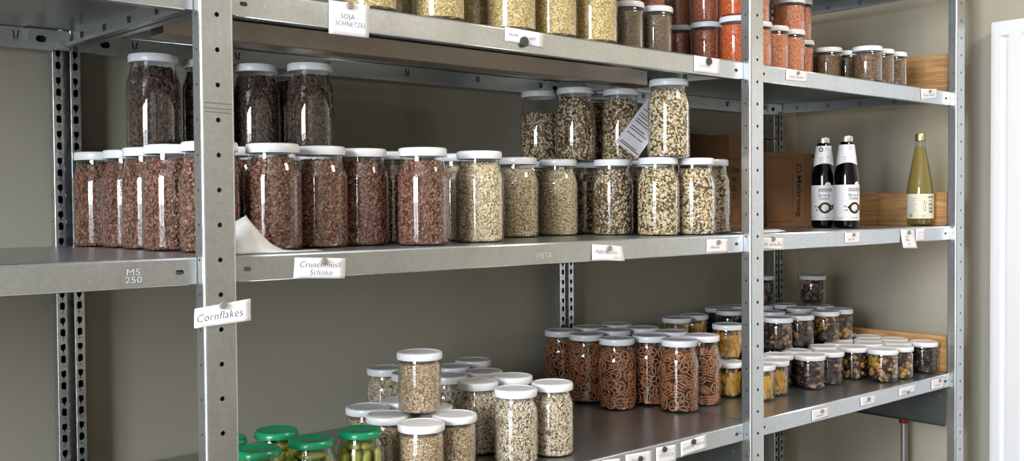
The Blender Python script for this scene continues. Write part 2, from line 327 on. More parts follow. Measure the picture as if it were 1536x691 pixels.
# ------------------------------------------------------------------ jar table: class, food, x, y, z, label, group
GROUPS = [
    'gherkin jars with green lids',
    'hidden jars carrying the upper layer on the middle shelf',
    'hidden lentil jars',
    'hidden short jars of the lowest layer',
    'hidden yellow fruit jars',
    'jars along the middle shelf',
    'jars of brown seeds at the right end of the top shelf',
    'jars of golden granules on the top shelf',
    'jars of pretzels on the bottom shelf',
    'jars of sunflower seeds on the bottom shelf',
    'jars stacked on top of other jars on the middle shelf',
    'short jars of dried fruit on the bottom shelf',
    'short jars of yellow dried fruit',
    'straight jars of lentils and seeds on the top shelf',
    'straight jars of small seeds on the bottom shelf',
]
JARS = [
    ('L', 'choc', 0.0242, 0.5493, -0.0555, 'jar of brown granola deepest on the middle shelf, right beside the left rear post', 5),
    ('L', 'choc', 0.0432, 0.4560, -0.0555, 'second granola jar counting forward from the left rear post', 5),
    ('L', 'choc', 0.0426, 0.3608, -0.0555, 'third granola jar counting forward from the left rear post', 5),
    ('L', 'choc', 0.0402, 0.2620, -0.0555, 'fourth granola jar counting forward from the left rear post', 5),
    ('L', 'choc', 0.0568, 0.1520, -0.0555, 'granola jar whose right side hides behind the left side of the front post', 5),
    ('L', 'choc', 0.1530, 0.2670, -0.0555, 'granola jar peeking between the front post and the wide jar behind the curled paper', 5),
    ('L', 'choc', 0.1612, 0.1420, -0.0555, 'wide granola jar standing behind the curled white paper', 5),
    ('L', 'choc', 0.2647, 0.1670, -0.0555, 'second front row granola jar to the right of the nearest front post', 5),
    ('L', 'choc', 0.3637, 0.1870, -0.0555, 'third front row granola jar to the right of the nearest front post', 5),
    ('L', 'choc', 0.4726, 0.2470, -0.0555, 'granola jar set back, seen only in a narrow gap between two front jars', 5),
    ('L', 'choc', 0.4357, 0.1020, -0.0555, 'last front row granola jar, standing beside the oat flake jars', 5),
    ('L', 'oat', 0.5915, 0.1320, -0.0555, 'largest jar of pale oat flakes, first after the granola jars', 5),
    ('L', 'oat', 0.6213, 0.2420, -0.0555, 'oat flake jar set back between the last granola jar and the first oat jar', 5),
    ('L', 'oat', 0.8295, 0.2920, -0.0555, 'middle one of the three front jars of oat flakes', 5),
    ('L', 'oat', 0.9726, 0.3120, -0.0555, 'oat flake jar standing next to the dark muesli jars', 5),
    ('L', 'muesli', 1.0069, 0.4200, -0.0555, 'muesli jar far back, only a sliver showing between two oat flake jars', 5),
    ('L', 'muesli', 1.1200, 0.3720, -0.0555, 'muesli jar set back between the last oat jar and the first muesli jar', 5),
    ('L', 'muesli', 1.0801, 0.2420, -0.0555, 'first front muesli jar to the right of the oat flake jars', 5),
    ('L', 'muesli', 1.2019, 0.2370, -0.0555, 'muesli jar set back, just a strip showing behind the tilted sheet of paper', 5),
    ('L', 'muesli2', 1.1001, 0.1220, -0.0555, 'middle front muesli jar, left one of two carrying the upper muesli jar', 5),
    ('L', 'muesli2', 1.1961, 0.0953, -0.0555, 'pale nutty muesli jar in front of the brown cartons, beside the last jar', 5),
    ('L', 'muesli2', 1.2869, 0.1237, -0.0555, 'last muesli jar on the middle shelf, close to the second front post', 5),
    ('L', 'darkchoc', 0.0879, 0.4470, 0.1175, 'upper shaded dark granola jar left of the nearest front post, fully in view', 10),
    ('L', 'darkchoc', 0.1944, 0.4570, 0.1175, 'upper shaded dark granola jar half hidden behind the left edge of the front post', 10),
    ('L', 'darkchoc', 0.2947, 0.4552, 0.1175, 'upper shaded dark granola jar touching the right edge of the nearest front post', 10),
    ('L', 'darkchoc', 0.3692, 0.3770, 0.1175, 'upper shaded dark granola jar furthest right, with bare wall beside it', 10),
    ('L', 'darkchoc', 0.3816, 0.4938, 0.1175, 'upper granola jar set back in the slit between two shaded dark granola jars', 10),
    ('L', 'mueslilow', 1.0503, 0.4570, 0.1175, 'upper muesli jar only three quarters full, beside the bare back wall', 10),
    ('L', 'muesli', 1.0697, 0.3520, 0.1175, 'second upper muesli jar, dark and full, next to the partly filled one', 10),
    ('L', 'muesli', 1.2081, 0.4270, 0.1175, 'upper muesli jar far back with only a piece of lid and side showing', 10),
    ('L', 'muesli', 1.1790, 0.3070, 0.1175, 'upper muesli jar with a tilted printed sheet leaning in front of it', 10),
    ('L', 'muesli2', 1.1193, 0.1070, 0.1175, 'pale upper muesli jar standing in front of the printed sheet', 10),
    ('T', 'seed', 0.4238, 0.0975, -0.4865, 'front jar of small seeds directly below the stacked one', 14),
    ('T', 'seed', 0.4220, 0.1975, -0.4865, 'jar of small seeds just behind the rightmost green lidded jar', 14),
    ('T', 'seed', 0.4349, 0.2875, -0.4865, 'jar of small seeds at the left rear edge of its cluster', 14),
    ('T', 'seed', 0.5209, 0.2975, -0.4865, 'jar of small seeds furthest back, lid partly hidden by the stacked jar', 14),
    ('T', 'seed', 0.5143, 0.1175, -0.4865, 'jar of small seeds to the right of the front one, near the sunflower seeds', 14),
    ('T', 'seed', 0.5250, 0.2050, -0.4865, 'jar of small seeds whose lid shows only as a crescent behind the stacked jar', 14),
    ('N', 'sunflower', 0.6247, 0.5035, -0.4865, 'sunflower seed jar furthest left, standing apart near the back wall', 9),
    ('N', 'sunflower', 0.6230, 0.4075, -0.4865, 'sunflower seed jar almost fully hidden behind the stacked seed jar', 9),
    ('N', 'sunflower', 0.7416, 0.4185, -0.4865, 'sunflower seed jar second from the back, lid touching the rearmost lid', 9),
    ('N', 'sunflower', 0.8373, 0.4585, -0.4865, 'rearmost sunflower seed jar, its lid highest of the cluster on the right', 9),
    ('N', 'sunflower', 0.6645, 0.3296, -0.4865, 'sunflower seed jar right of the stacked jar, its left half hidden', 9),
    ('N', 'sunflower', 0.7520, 0.3184, -0.4865, 'sunflower seed jar in the third row, behind the jar with the shaded side', 9),
    ('N', 'sunflower', 0.6626, 0.2285, -0.4865, 'shaded sunflower seed jar behind the right of the small seed jars', 9),
    ('N', 'sunflower', 0.7566, 0.2285, -0.4865, 'sunflower seed jar whose lid shows directly behind the two front ones', 9),
    ('N', 'sunflower', 0.6635, 0.1135, -0.4865, 'front sunflower seed jar, left one of the two brightest', 9),
    ('N', 'sunflower', 0.7622, 0.1135, -0.4865, 'front sunflower seed jar on the right, beside the bare shelf', 9),
    ('L', 'pretzel', 1.2116, 0.5520, -0.4865, 'pretzel jar at the left rear, just below the middle rear post', 8),
    ('L', 'pretzel', 1.2036, 0.4520, -0.4865, 'pretzel jar second from the left, standing on the left diagonal edge', 8),
    ('L', 'pretzel', 1.1994, 0.3420, -0.4865, 'front left pretzel jar, nearest to the sunflower seeds', 8),
    ('L', 'pretzel', 1.2968, 0.3220, -0.4865, 'pretzel jar between and behind the two front pretzel jars', 8),
    ('L', 'pretzel', 1.2863, 0.2170, -0.4865, 'frontmost pretzel jar, closest to the shelf edge', 8),
    ('L', 'pretzel', 1.3930, 0.2320, -0.4865, 'rightmost pretzel jar, next to the yellow dried fruit', 8),
    ('L', 'pretzel', 1.3167, 0.5550, -0.4865, 'pretzel jar in the back row, lid right of the middle rear post', 8),
    ('L', 'pretzel', 1.4191, 0.5470, -0.4865, 'rearmost pretzel jar with the highest lid of the group', 8),
    ('L', 'pretzel', 1.3157, 0.4598, -0.4865, 'pretzel jar in the centre, only its lid showing behind the front left one', 8),
    ('L', 'pretzel', 1.4091, 0.4412, -0.4865, 'pretzel jar in the right rear, lid behind the middle front jars', 8),
    ('L', 'pretzel', 1.4001, 0.3370, -0.4865, 'pretzel jar whose lid shows between the frontmost and the rightmost jars', 8),
    ('T', 'seed', 0.4725, 0.1675, -0.3715, 'straight jar of small seeds standing alone on top of the other seed jars', 14),
    ('G', 'gherkin', 0.3013, 0.1075, -0.4865, 'green lidded gherkin jar on the right, in front of the small seeds', 0),
    ('G', 'gherkin', 0.2035, 0.1025, -0.4865, 'green lidded gherkin jar in the middle of the front row', 0),
    ('G', 'gherkin', 0.1935, 0.2025, -0.4865, 'green lidded gherkin jar standing furthest back in clear view', 0),
    ('G', 'gherkin', 0.1063, 0.1025, -0.4865, 'green lidded gherkin jar at lower left, cut by the front post', 0),
    ('G', 'gherkin', 0.1001, 0.2075, -0.4865, 'green lidded gherkin jar almost wholly hidden behind the front post', 0),
    ('V', 'fruitdark', 1.7779, 0.1679, -0.4865, 'front jar of shrivelled dark fruit, nearest to the yellow fruit', 11),
    ('V', 'fruitdark', 1.8714, 0.1683, -0.4865, 'jar of dark fruit right of and touching the front dark one', 11),
    ('V', 'yellow', 1.6267, 0.1815, -0.4865, 'short jar of yellow dried fruit right of the second front post, on the shelf', 12),
    ('V', 'yellow', 1.5405, 0.1655, -0.4865, 'short jar of yellow dried fruit half cut by the right edge of the second post', 12),
    ('V', 'fruit', 1.9999, 0.1688, -0.4865, 'jar of dark and olive fruit set back left of the brightest mixed fruit jar', 11),
    ('V', 'fruit', 2.0159, 0.0862, -0.4865, 'front jar of mixed yellow and brown fruit rings, brightest of its row', 11),
    ('V', 'fruit', 2.1001, 0.0849, -0.4865, 'mixed fruit jar directly right of the brightest front one', 11),
    ('V', 'fruit', 2.1720, 0.1288, -0.4865, 'mixed fruit jar mostly hidden, between two front jars and the black one', 11),
    ('V', 'dark', 2.2425, 0.0822, -0.4865, 'jar of almost black fruit at the right end by the wooden board', 11),
    ('V', 'fruit', 2.2425, 0.1748, -0.4865, 'jar by the wooden board, its lid left of the black fruit jar', 11),
    ('V', 'fruit', 2.2425, 0.2603, -0.4865, 'jar by the wooden board, its lid furthest back of the low lids', 11),
    ('V', 'fruit', 2.1698, 0.2178, -0.4865, 'low jar in the middle of the right group, only lid visible', 11),
    ('V', 'fruit', 2.0969, 0.1757, -0.4865, 'low jar whose lid shows behind the brightest mixed fruit jar', 11),
    ('V', 'yellow', 1.5216, 0.2475, -0.4865, 'lower short jar of yellow dried fruit left of the second front post', 12),
    ('V', 'yellow', 1.5662, 0.2815, -0.3955, 'upper short jar of yellow dried fruit left of the second front post', 12),
    ('V', 'yellow', 1.5906, 0.4765, -0.3955, 'short jar of dull yellow fruit behind the pretzels, left of the pair', 12),
    ('V', 'yellow', 1.6865, 0.4915, -0.3955, 'short jar of dull yellow fruit behind the pretzels, right of the pair', 12),
    ('V', 'dark', 1.8976, 0.5652, -0.3955, 'dark fruit jar in the far corner, lid left of the second front post', 11),
    ('V', 'dark', 1.8551, 0.4925, -0.3955, 'dark fruit jar in front of the corner one, above the yellow fruit', 11),
    ('V', 'dark', 1.9818, 0.5674, -0.3955, 'rearmost dark fruit jar with only the top of its lid showing beside the post', 11),
    ('V', 'fruitdark', 2.1915, 0.4215, -0.3045, 'dark fruit jar alone on top of the pile, right of the rear post', 11),
    ('V', 'fruitdark', 2.0807, 0.5365, -0.3045, 'dark fruit jar on top of the pile, left side hidden by the second post', 11),
    ('V', 'dark', 2.0528, 0.5222, -0.3955, 'jar under the top left dark fruit jar, only its lid edge visible', 11),
    ('V', 'dark', 2.1285, 0.4853, -0.3955, 'jar in the second layer beside the rear post, dark lid edge showing', 11),
    ('V', 'dark', 2.0666, 0.3865, -0.3955, 'second layer jar whose lid shows left of the topmost jar', 11),
    ('V', 'dark', 2.1693, 0.3815, -0.3955, 'second layer jar whose lid carries the topmost dark fruit jar', 11),
    ('V', 'fruit', 2.1202, 0.2866, -0.3955, 'second layer jar at the right end with orange and brown fruit', 11),
    ('V', 'fruit', 2.0362, 0.2814, -0.3955, 'second layer jar with yellow fruit at the bottom, second from the right', 11),
    ('V', 'fruitdark', 1.8936, 0.2765, -0.3955, 'second layer jar of dark fruit in the middle of its row', 11),
    ('V', 'fruitdark', 1.7956, 0.2815, -0.3955, 'second layer jar of dark fruit at the left end by the post', 11),
    ('V', 'dark', 1.9165, 0.3865, -0.3955, 'second layer jar behind the left end one, lid only', 11),
    ('V', 'dark', 1.7230, 0.2317, -0.4865, 'lowest layer jar under the left dark fruit jar, lid edge only', 11),
    ('V', 'dark', 1.8244, 0.2381, -0.4865, 'lowest layer jar under the middle dark fruit jar, lid edge only', 11),
    ('V', 'dark', 1.9471, 0.2344, -0.4865, 'lowest layer jar under the jar with yellow fruit, lid edge only', 11),
    ('V', 'fruit', 2.0423, 0.2416, -0.4865, 'lowest layer jar under the orange and brown fruit, lid edge only', 11),
    ('V', 'fruit', 2.2425, 0.3445, -0.4865, 'low jar tucked under the edge of the upper mixed fruit jar', 11),
    ('K', 'flax', 1.0223, 0.1438, 0.3360, 'greyish brown seed jar next to the golden granules', 13),
    ('K', 'flax', 1.1128, 0.1388, 0.3360, 'greyish brown seed jar next to the red lentils', 13),
    ('K', 'lentil', 1.3544, 0.2738, 0.3360, 'lower brown red lentil jar beside the greyish brown seeds', 13),
    ('K', 'lentil', 1.3649, 0.1938, 0.3360, 'lower brown red lentil jar in front, above the dark magnet note', 13),
    ('K', 'orange', 1.3486, 0.0938, 0.3360, 'lower bright orange lentil jar left of the second front post', 13),
    ('K', 'peach', 1.4494, 0.1088, 0.3360, 'lower pale lentil jar cut by the right edge of the second post', 13),
    ('K', 'peach', 1.5366, 0.1188, 0.3360, 'lower pale lentil jar fully in view, left of the two right of the post', 13),
    ('K', 'peach', 1.6155, 0.1238, 0.3360, 'lower pale orange lentil jar, right one of the two right of the post', 13),
    ('K', 'peach', 1.7916, 0.2088, 0.3360, 'narrow strip of lower lentil jar furthest right, set back', 13),
    ('W', 'linseed', 1.8746, 0.1750, 0.3360, 'left large brown seed jar on the top shelf, after the lentils', 6),
    ('W', 'linseed', 1.9744, 0.1750, 0.3360, 'dark brown seed jar set back between the two large ones', 6),
    ('W', 'linseed', 1.9275, 0.0850, 0.3360, 'right large brown seed jar on the top shelf, standing at the edge', 6),
    ('W', 'linseed', 2.0101, 0.0948, 0.3360, 'brown seed jar second from the wooden board on the top shelf', 6),
    ('W', 'linseed', 2.0912, 0.1002, 0.3360, 'brown seed jar closest to the wooden board on the top shelf', 6),
    ('L', 'soy', 0.3127, 0.0810, 0.3360, 'first jar of golden granules, directly above the soy note', 7),
    ('L', 'soy', 0.4786, 0.1750, 0.3360, 'golden granule jar in the second row, right of the first one', 7),
    ('L', 'soy', 0.4586, 0.0810, 0.3360, 'second front jar of golden granules from the left', 7),
    ('L', 'soy', 0.6234, 0.1800, 0.3360, 'golden granule jar in the second row, narrow strip left of the wide middle jar', 7),
    ('L', 'soy', 0.6303, 0.0810, 0.3360, 'wide golden granule jar left of and above the large dark magnet', 7),
    ('L', 'soy', 0.7433, 0.0850, 0.3360, 'golden granule jar second from the brown seed jars', 7),
    ('L', 'soy', 0.8606, 0.0850, 0.3360, 'golden granule jar next to the brown seed jars', 7),
    ('K', 'flax', 1.0173, 0.1458, 0.4510, 'upper dark jar standing on the first greyish brown seed jar', 13),
    ('K', 'lentil', 1.3524, 0.2758, 0.4510, 'upper red lentil jar above the left brown red lentil jar', 13),
    ('K', 'lentil', 1.3669, 0.1958, 0.4510, 'upper red lentil jar above the dark magnet note', 13),
    ('K', 'orange', 1.3496, 0.0958, 0.4510, 'upper orange lentil jar left of the second front post', 13),
    ('V', 'peach', 1.6535, 0.1505, 0.4510, 'upper short pale lentil jar resting on two lentil jars', 13),
    ('K', 'peach', 1.7932, 0.2150, 0.4510, 'upper tall pale lentil jar at the right end of the lentils', 13),
    ('K', 'peach', 1.4573, 0.1200, 0.4510, 'upper pale lentil jar cut by the second post', 13),
    ('K', 'peach', 1.6103, 0.2195, 0.4510, 'upper pale lentil jar showing as a thin strip right of the second post', 13),
    ('K', 'lentil', 1.1646, 0.2000, 0.4510, 'upper red lentil jar set back behind the second greyish brown seed jar', 13),
    ('L', 'choc', 0.1944, 0.4570, -0.0555, 'brown granola jar of the hidden rear row underneath the upper granola jars', 1),
    ('L', 'choc', 0.2947, 0.4552, -0.0555, 'brown granola jar of the hidden rear row underneath the upper granola jars', 1),
    ('L', 'choc', 0.3692, 0.3770, -0.0555, 'brown granola jar of the hidden rear row underneath the upper granola jars', 1),
    ('L', 'choc', 0.3816, 0.4938, -0.0555, 'brown granola jar of the hidden rear row underneath the upper granola jars', 1),
    ('L', 'muesli', 1.2081, 0.4270, -0.0555, 'muesli jar of the hidden rear row underneath the upper muesli jars', 1),
    ('V', 'yellow', 1.5906, 0.4765, -0.4865, 'short yellow fruit jar hidden behind the pretzels under another jar', 4),
    ('V', 'yellow', 1.6865, 0.4915, -0.4865, 'short yellow fruit jar hidden behind the pretzels under another jar', 4),
    ('V', 'dark', 1.8976, 0.5652, -0.4865, 'short jar hidden in the lowest layer under the rear jars of dried fruit', 3),
    ('V', 'dark', 1.8551, 0.4925, -0.4865, 'short jar hidden in the lowest layer under the rear jars of dried fruit', 3),
    ('V', 'dark', 1.9818, 0.5674, -0.4865, 'short jar hidden in the lowest layer under the rear jars of dried fruit', 3),
    ('V', 'dark', 2.0528, 0.5222, -0.4865, 'short jar hidden in the lowest layer under the rear jars of dried fruit', 3),
    ('V', 'dark', 2.1285, 0.4853, -0.4865, 'short jar hidden in the lowest layer under the rear jars of dried fruit', 3),
    ('V', 'dark', 2.0666, 0.3865, -0.4865, 'short jar hidden in the lowest layer under the rear jars of dried fruit', 3),
    ('V', 'dark', 2.1673, 0.3825, -0.4865, 'short jar hidden in the lowest layer under the rear jars of dried fruit', 3),
    ('V', 'dark', 2.1202, 0.2866, -0.4865, 'short jar hidden in the lowest layer under the rear jars of dried fruit', 3),
    ('V', 'dark', 1.9165, 0.3865, -0.4865, 'short jar hidden in the lowest layer under the rear jars of dried fruit', 3),
    ('K', 'lentil', 1.1646, 0.2000, 0.3360, 'hidden red lentil jar behind the greyish brown seeds', 2),
    ('K', 'peach', 1.6162, 0.2100, 0.3360, 'hidden pale lentil jar behind the lentils right of the post', 2),
]
# ------------------------------------------------------------------ shelving rack
TZ, MZ, BZ, UZ = .3350, -.0555, -.4865, .657
rack = thing('shelving_rack', 'long galvanised steel shelving rack filled with food jars along the back wall', 'shelving', (0, 0, FLOOR))
def inrack(o): o.parent = rack; o.location = Vector(o.location)-Vector((0, 0, FLOOR)); return o
def post_mesh():
    """50 mm channel upright: punched face to the front, slotted lips behind, 2.45 m tall"""
    mb = MB(); n = 49; p = .05
    for i in range(n):
        z = i*p
        cell(mb, lambda u, v: (u, 0, v), -.021, .021, z, z+p, .0036, .0036)
        for s in (-1, 1):
            # rounded corner, side web, lip
            c = [(.025-.004+.004*math.sin(q*PI/12), .004-.004*math.cos(q*PI/12)) for q in range(7)]
            for (a, ay), (b_, by) in zip(c, c[1:]): mb.add([(s*a, ay, z), (s*b_, by, z), (s*b_, by, z+p), (s*a, ay, z+p)], [(0,1,2,3)])
            cell(mb, lambda u, v: (s*.025, u, v), .004, .024, z, z+p, .0022, .0022, .012)
            for k in range(2):
                cell(mb, lambda u, v: (s*u, .025, v), .0245, .0075, z+k*p/2, z+(k+1)*p/2, .0046, .0080, .0155, z+k*p/2+.0165)
            mb.add([(s*.025, .024, z), (s*.0245, .025, z), (s*.0245, .025, z+p), (s*.025, .024, z+p)], [(0,1,2,3)])
            mb.add([(s*.0075, .025, z), (s*.0075, .0215, z), (s*.0075, .0215, z+p), (s*.0075, .025, z+p)], [(0,1,2,3)])
    return weld(mb.mesh('upright_post', M['post']))
pm = post_mesh()
FRAMES = (-1.3, 0.0, 1.3, 2.3)
for i, x in enumerate(FRAMES):
    o = obj('upright_post', pm); o.location = (x, 0, FLOOR); solid(o, .0016, 0); inrack(o)
    o = obj('upright_post', pm); o.location = (x-(.008 if i == 1 else 0), .645, FLOOR); o.rotation_euler = (0, 0, PI); solid(o, .0016, 0); inrack(o)

def vslits(mb, P):
    for s in (-1, 1):
        vs = [P(s*.0048-.0007, -.008), P(s*.0048+.0007, -.008), P(s*.0022+.0007, -.0225), P(s*.0022-.0007, -.0225)]
        mb.add(vs, [(0,1,2,3)], 2)
def shelf(x0, x1, z, rail=None, tilt=0, meta=False):
    mb = MB(); xa, xb = x0+.0268, x1-.0268; D = .635
    sh = lambda p: (p[0], p[1], p[2]+tilt*max(0, (p[1]-.02))/.595)
    for back in (0, 1):
        F = (lambda x, y, zz: sh((x, y, zz))) if not back else (lambda x, y, zz: sh((x, D-y, zz)))
        fp = lambda u, v: F(u, .020, v)
        cell(mb, fp, xa, xa+.05, -.0385, -.003, .0062, .0034); cell(mb, fp, xb-.05, xb, -.0385, -.003, .0062, .0034)
        quad(mb, fp, xa+.05, xb-.05, -.0385, -.003)
        prof = [(.020, -.003), (.0207, -.0009), (.0228, 0), (.030, 0)]
        for (y0, z0), (y1, z1) in zip(prof, prof[1:]): mb.add([F(xa, y0, z0), F(xb, y0, z0), F(xb, y1, z1), F(xa, y1, z1)], [(0,1,2,3)])
        prof = [(.020, -.0385), (.0205, -.0396), (.0215, -.040), (.036, -.040), (.036, -.031)]
        for (y0, z0), (y1, z1) in zip(prof, prof[1:]): mb.add([F(xa+.012, y0, z0), F(xb-.012, y0, z0), F(xb-.012, y1, z1), F(xa+.012, y1, z1)], [(0,1,2,3)])
    xl, xr = x0+.003, x1-.003
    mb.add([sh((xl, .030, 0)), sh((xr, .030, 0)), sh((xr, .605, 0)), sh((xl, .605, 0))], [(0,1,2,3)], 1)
    for s, x in ((1, xl), (-1, xr)):
        mb.add([sh((x, .030, 0)), sh((x, .605, 0)), sh((x, .605, -.031)), sh((x, .030, -.031))], [(0,1,2,3)])
        mb.add([sh((x, .042, -.031)), sh((x, .593, -.031)), sh((x+s*.014, .593, -.031)), sh((x+s*.014, .042, -.031))], [(0,1,2,3)])
        mb.add([sh((x+s*.014, .042, -.031)), sh((x+s*.014, .593, -.031)), sh((x+s*.014, .593, -.025)), sh((x+s*.014, .042, -.025))], [(0,1,2,3)])
        for k in range(5):
            y = .09+.114*k; vslits(mb, lambda u, v: sh((x+s*.0016, y+u, v)))
    n = int((x1-x0)/.19)
    for k in range(n):
        xx = x0+(k+.55)*(x1-x0)/n; vslits(mb, lambda u, v: sh((xx+u, D-.0218, v)))
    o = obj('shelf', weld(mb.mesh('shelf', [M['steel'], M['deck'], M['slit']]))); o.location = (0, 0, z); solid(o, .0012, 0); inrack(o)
    # folded corner plates inside the rear flange
    for x, s in ((x0+.008, 1), (x1-.008, -1)):
        c = MB(); cell(c, lambda u, v: sh((x+s*u, .602, v)), 0, .072, -.0385, -.003, .0090, .0062, .050)
        c.add([sh((x+s*.072, .602, -.0385)), sh((x+s*.072, .614, -.0385)), sh((x+s*.072, .614, -.003)), sh((x+s*.072, .602, -.003))], [(0,1,2,3)])
        solid(obj('corner_plate', c.mesh('corner_plate', M['steel']), o), .0012, 0)
        c = MB(); c.box(x+s*.032, x+s*.066, .6085, .6095, -.032+tilt, -.009+tilt); obj('slot_shade_plate', c.mesh('slot_shade_plate', M['slit']), o)  # black sheet standing in for the shade behind the corner plate's hole
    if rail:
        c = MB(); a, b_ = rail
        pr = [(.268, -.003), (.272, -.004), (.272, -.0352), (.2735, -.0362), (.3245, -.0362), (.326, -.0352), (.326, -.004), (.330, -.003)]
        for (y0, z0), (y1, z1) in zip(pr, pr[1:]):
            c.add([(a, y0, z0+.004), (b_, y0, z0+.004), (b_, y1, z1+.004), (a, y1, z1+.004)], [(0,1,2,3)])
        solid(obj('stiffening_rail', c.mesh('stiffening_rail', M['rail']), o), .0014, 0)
    return o
BAYS = ((-1.3, 0), (0, 1.3), (1.3, 2.3))
shelves = {}
for bi, (a, b_) in enumerate(BAYS):
    for zi, z in enumerate((UZ, TZ, MZ, BZ)):
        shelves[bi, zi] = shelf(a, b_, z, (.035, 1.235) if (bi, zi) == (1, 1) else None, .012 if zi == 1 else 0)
# scuffed tape marks on the nearest post
sc_ = MB()
for zz in (.1635, .1560, .1505): sc_.add([(-.0205, -.0011, zz), (.0205, -.0011, zz-.001), (.0205, -.0011, zz+.0006), (-.0205, -.0011, zz+.0014)], [(0, 1, 2, 3)])
inrack(obj('scuff_mark', sc_.mesh('scuff_mark', M['scuff'])))
# stamped writing on the shelf fronts
def stamp(par, body, x, zrel, size, mat, mirror=False, sx=1):
    vs, fs = text_verts(body, size, 0, 'CENTER', -.0002)
    me = bpy.data.meshes.new('stamp'); k = -1 if mirror else 1
    me.from_pydata([(x+k*sx*v[0], .0188, zrel+v[1]) for v in vs], [], fs); me.materials.append(mat); obj('stamp', me, par)
stamp(shelves[1, 2], 'META', .654, -.0245, .0155, M['stamp'])
stamp(shelves[0, 2], 'M5\n250', -.118, -.023, .0125, M['stamp'], False, 1.3)
# side ties between front and rear posts
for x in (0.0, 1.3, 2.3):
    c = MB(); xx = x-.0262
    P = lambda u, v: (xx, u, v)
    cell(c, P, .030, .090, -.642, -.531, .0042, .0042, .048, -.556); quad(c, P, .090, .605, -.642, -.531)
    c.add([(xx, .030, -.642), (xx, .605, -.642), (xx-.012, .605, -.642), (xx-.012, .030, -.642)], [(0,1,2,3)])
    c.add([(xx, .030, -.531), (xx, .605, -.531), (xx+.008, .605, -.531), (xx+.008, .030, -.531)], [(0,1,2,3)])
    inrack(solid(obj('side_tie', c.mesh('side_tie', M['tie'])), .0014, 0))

# ------------------------------------------------------------------ radiator on the right wall
def radiator():
    t = thing('radiator', 'white panel radiator with vertical grooves on the wall right of the shelving', 'radiator', (2.42, -.03, 0))
    prof = [(0, .03), (0, .008), (-.003, .002), (-.010, 0)]; y = -.018      # (y, depth x)
    while y > -.90:
        prof += [(y, 0), (y-.012, 0), (y-.016, .010), (y-.032, .010), (y-.036, 0)]; y -= .058
    prof += [(-.92, 0), (-.93, .008), (-.93, .03)]
    b = MB(); za, zb = -1.05, .5470
    top = [(.03, zb), (.010, zb), (.003, zb-.004), (0, zb-.013)]
    n = len(prof); fl = zb-.045
    zs = [za, za+.03, fl-.006, fl, zb-.012, zb-.003, zb]
    ins = [(1, 1), (1, 1), (1, 1), (0, 0), (0, 0), (0, .004), (0, .012)]
    vs = []; fs = []
    for z, (full, off) in zip(zs, [(0, 0), (1, 0), (1, 0), (0, 0), (0, 0), (0, .004), (0, .012)]):
        for (yy, dx) in prof:
            edge = dx if (yy > -.010 or yy < -.92) else (dx if full else 0)
            vs.append((max(edge, off), yy, z))
    for r in range(len(zs)-1):
        for i in range(n-1): fs.append((r*n+i, r*n+i+1, (r+1)*n+i+1, (r+1)*n+i))
    b.add(vs, fs); obj('front_panel', b.mesh('front_panel', M['radiator'], 'auto'), t)
    b = MB(); b.box(.03, .065, -.93, 0, za, zb-.002); obj('casing', b.mesh('casing', M['radiator']), t)
    for yy in (-.2, -.75):
        for zz in (-.8, .35):
            b = MB(); b.box(.065, .0785, yy-.015, yy+.015, zz-.04, zz+.04); obj('bracket', b.mesh('bracket', M['radiator']), t)
radiator()

# ------------------------------------------------------------------ jars
CLS = dict(L=(.047, .173, .0435), N=(.0435, .145, .042), T=(.0405, .115, .0425), V=(.0398, .091, .0415), G=(.0425, .12, .038), K=(.037, .115, .0388), W=(.0385, .1, .040))
def body_profile(c):
    R, H, Rl = CLS[c]
    if c in 'LN':
        k = H/.173; q = R/.047; p = [(0, .002), (R-.009, .0005), (R-.0035, .0016), (R-.0008, .0042), (R, .0085)]
        p += [(R, .116*k), (R-.0008, .123*k), (R-.003, .131*k), (R-.0055, .138*k), (R-.0072, .1445*k), (R-.0082, .150*k), (R-.0082, .160*k)]
        return p
    if c == 'G':
        return [(0, .003), (.026, .0005), (.031, .002), (.034, .008), (.038, .03), (.0418, .055), (.0425, .07), (.0412, .086), (.0375, .097), (.0345, .102), (.0345, .112)]
    return [(0, .002), (R-.009, .0005), (R-.003, .002), (R, .007), (R, H-.024), (R-.0008, H-.0205), (R-.0022, H-.018), (R-.0022, H-.010)]
def lid_mesh(c):
    R, H, Rl = CLS[c]; h = .0152 if c in 'LN' else .0135
    if c == 'G':
        p = [(0, H-.0012), (Rl-.010, H-.0012), (Rl-.0075, H), (Rl-.004, H-.0004), (Rl-.0012, H-.003), (Rl-.0004, H-.0065), (Rl, H-.0095), (Rl-.0005, H-.0115), (Rl-.003, H-.012)]
    else:
        p = [(0, H-.0012), (Rl-.0075, H-.0012), (Rl-.0062, H-.0001), (Rl-.0032, H), (Rl-.0010, H-.0012), (Rl, H-.0036), (Rl, H-h+.0012), (Rl-.0008, H-h), (Rl-.0032, H-h)]
    b = MB(); b.lathe(p[::-1], 48); me = b.mesh('lid', M['green'] if c == 'G' else M['lid'], 'auto')
    return me
def fill_top(c, food):
    H = CLS[c][1]
    if food == 'mueslilow': return .116
    return {'L': .146, 'N': .121, 'G': .1}.get(c, H-.021)
def rad_at(c, z, inset):
    p = body_profile(c)
    for (r0, z0), (r1, z1) in zip(p[3:], p[4:]):
        if z0 <= z <= z1: return r0+(r1-r0)*(z-z0)/max(z1-z0, 1e-6)-inset
    return p[-1][0]-inset
def core(c, top, inset, dome=.004, n=32):
    b = MB(); pr = [(0, .0035), (CLS[c][0]-.008-inset, .0035)]; k = 14
    for i in range(k+1): z = .007+(top-.007)*i/k; pr.append((rad_at(c, max(z, .009 if c in 'LN' else .0075), inset), z))
    pr += [(pr[-1][0]*.6, top+dome*.7), (0, top+dome)]
    b.lathe(pr, n); return b
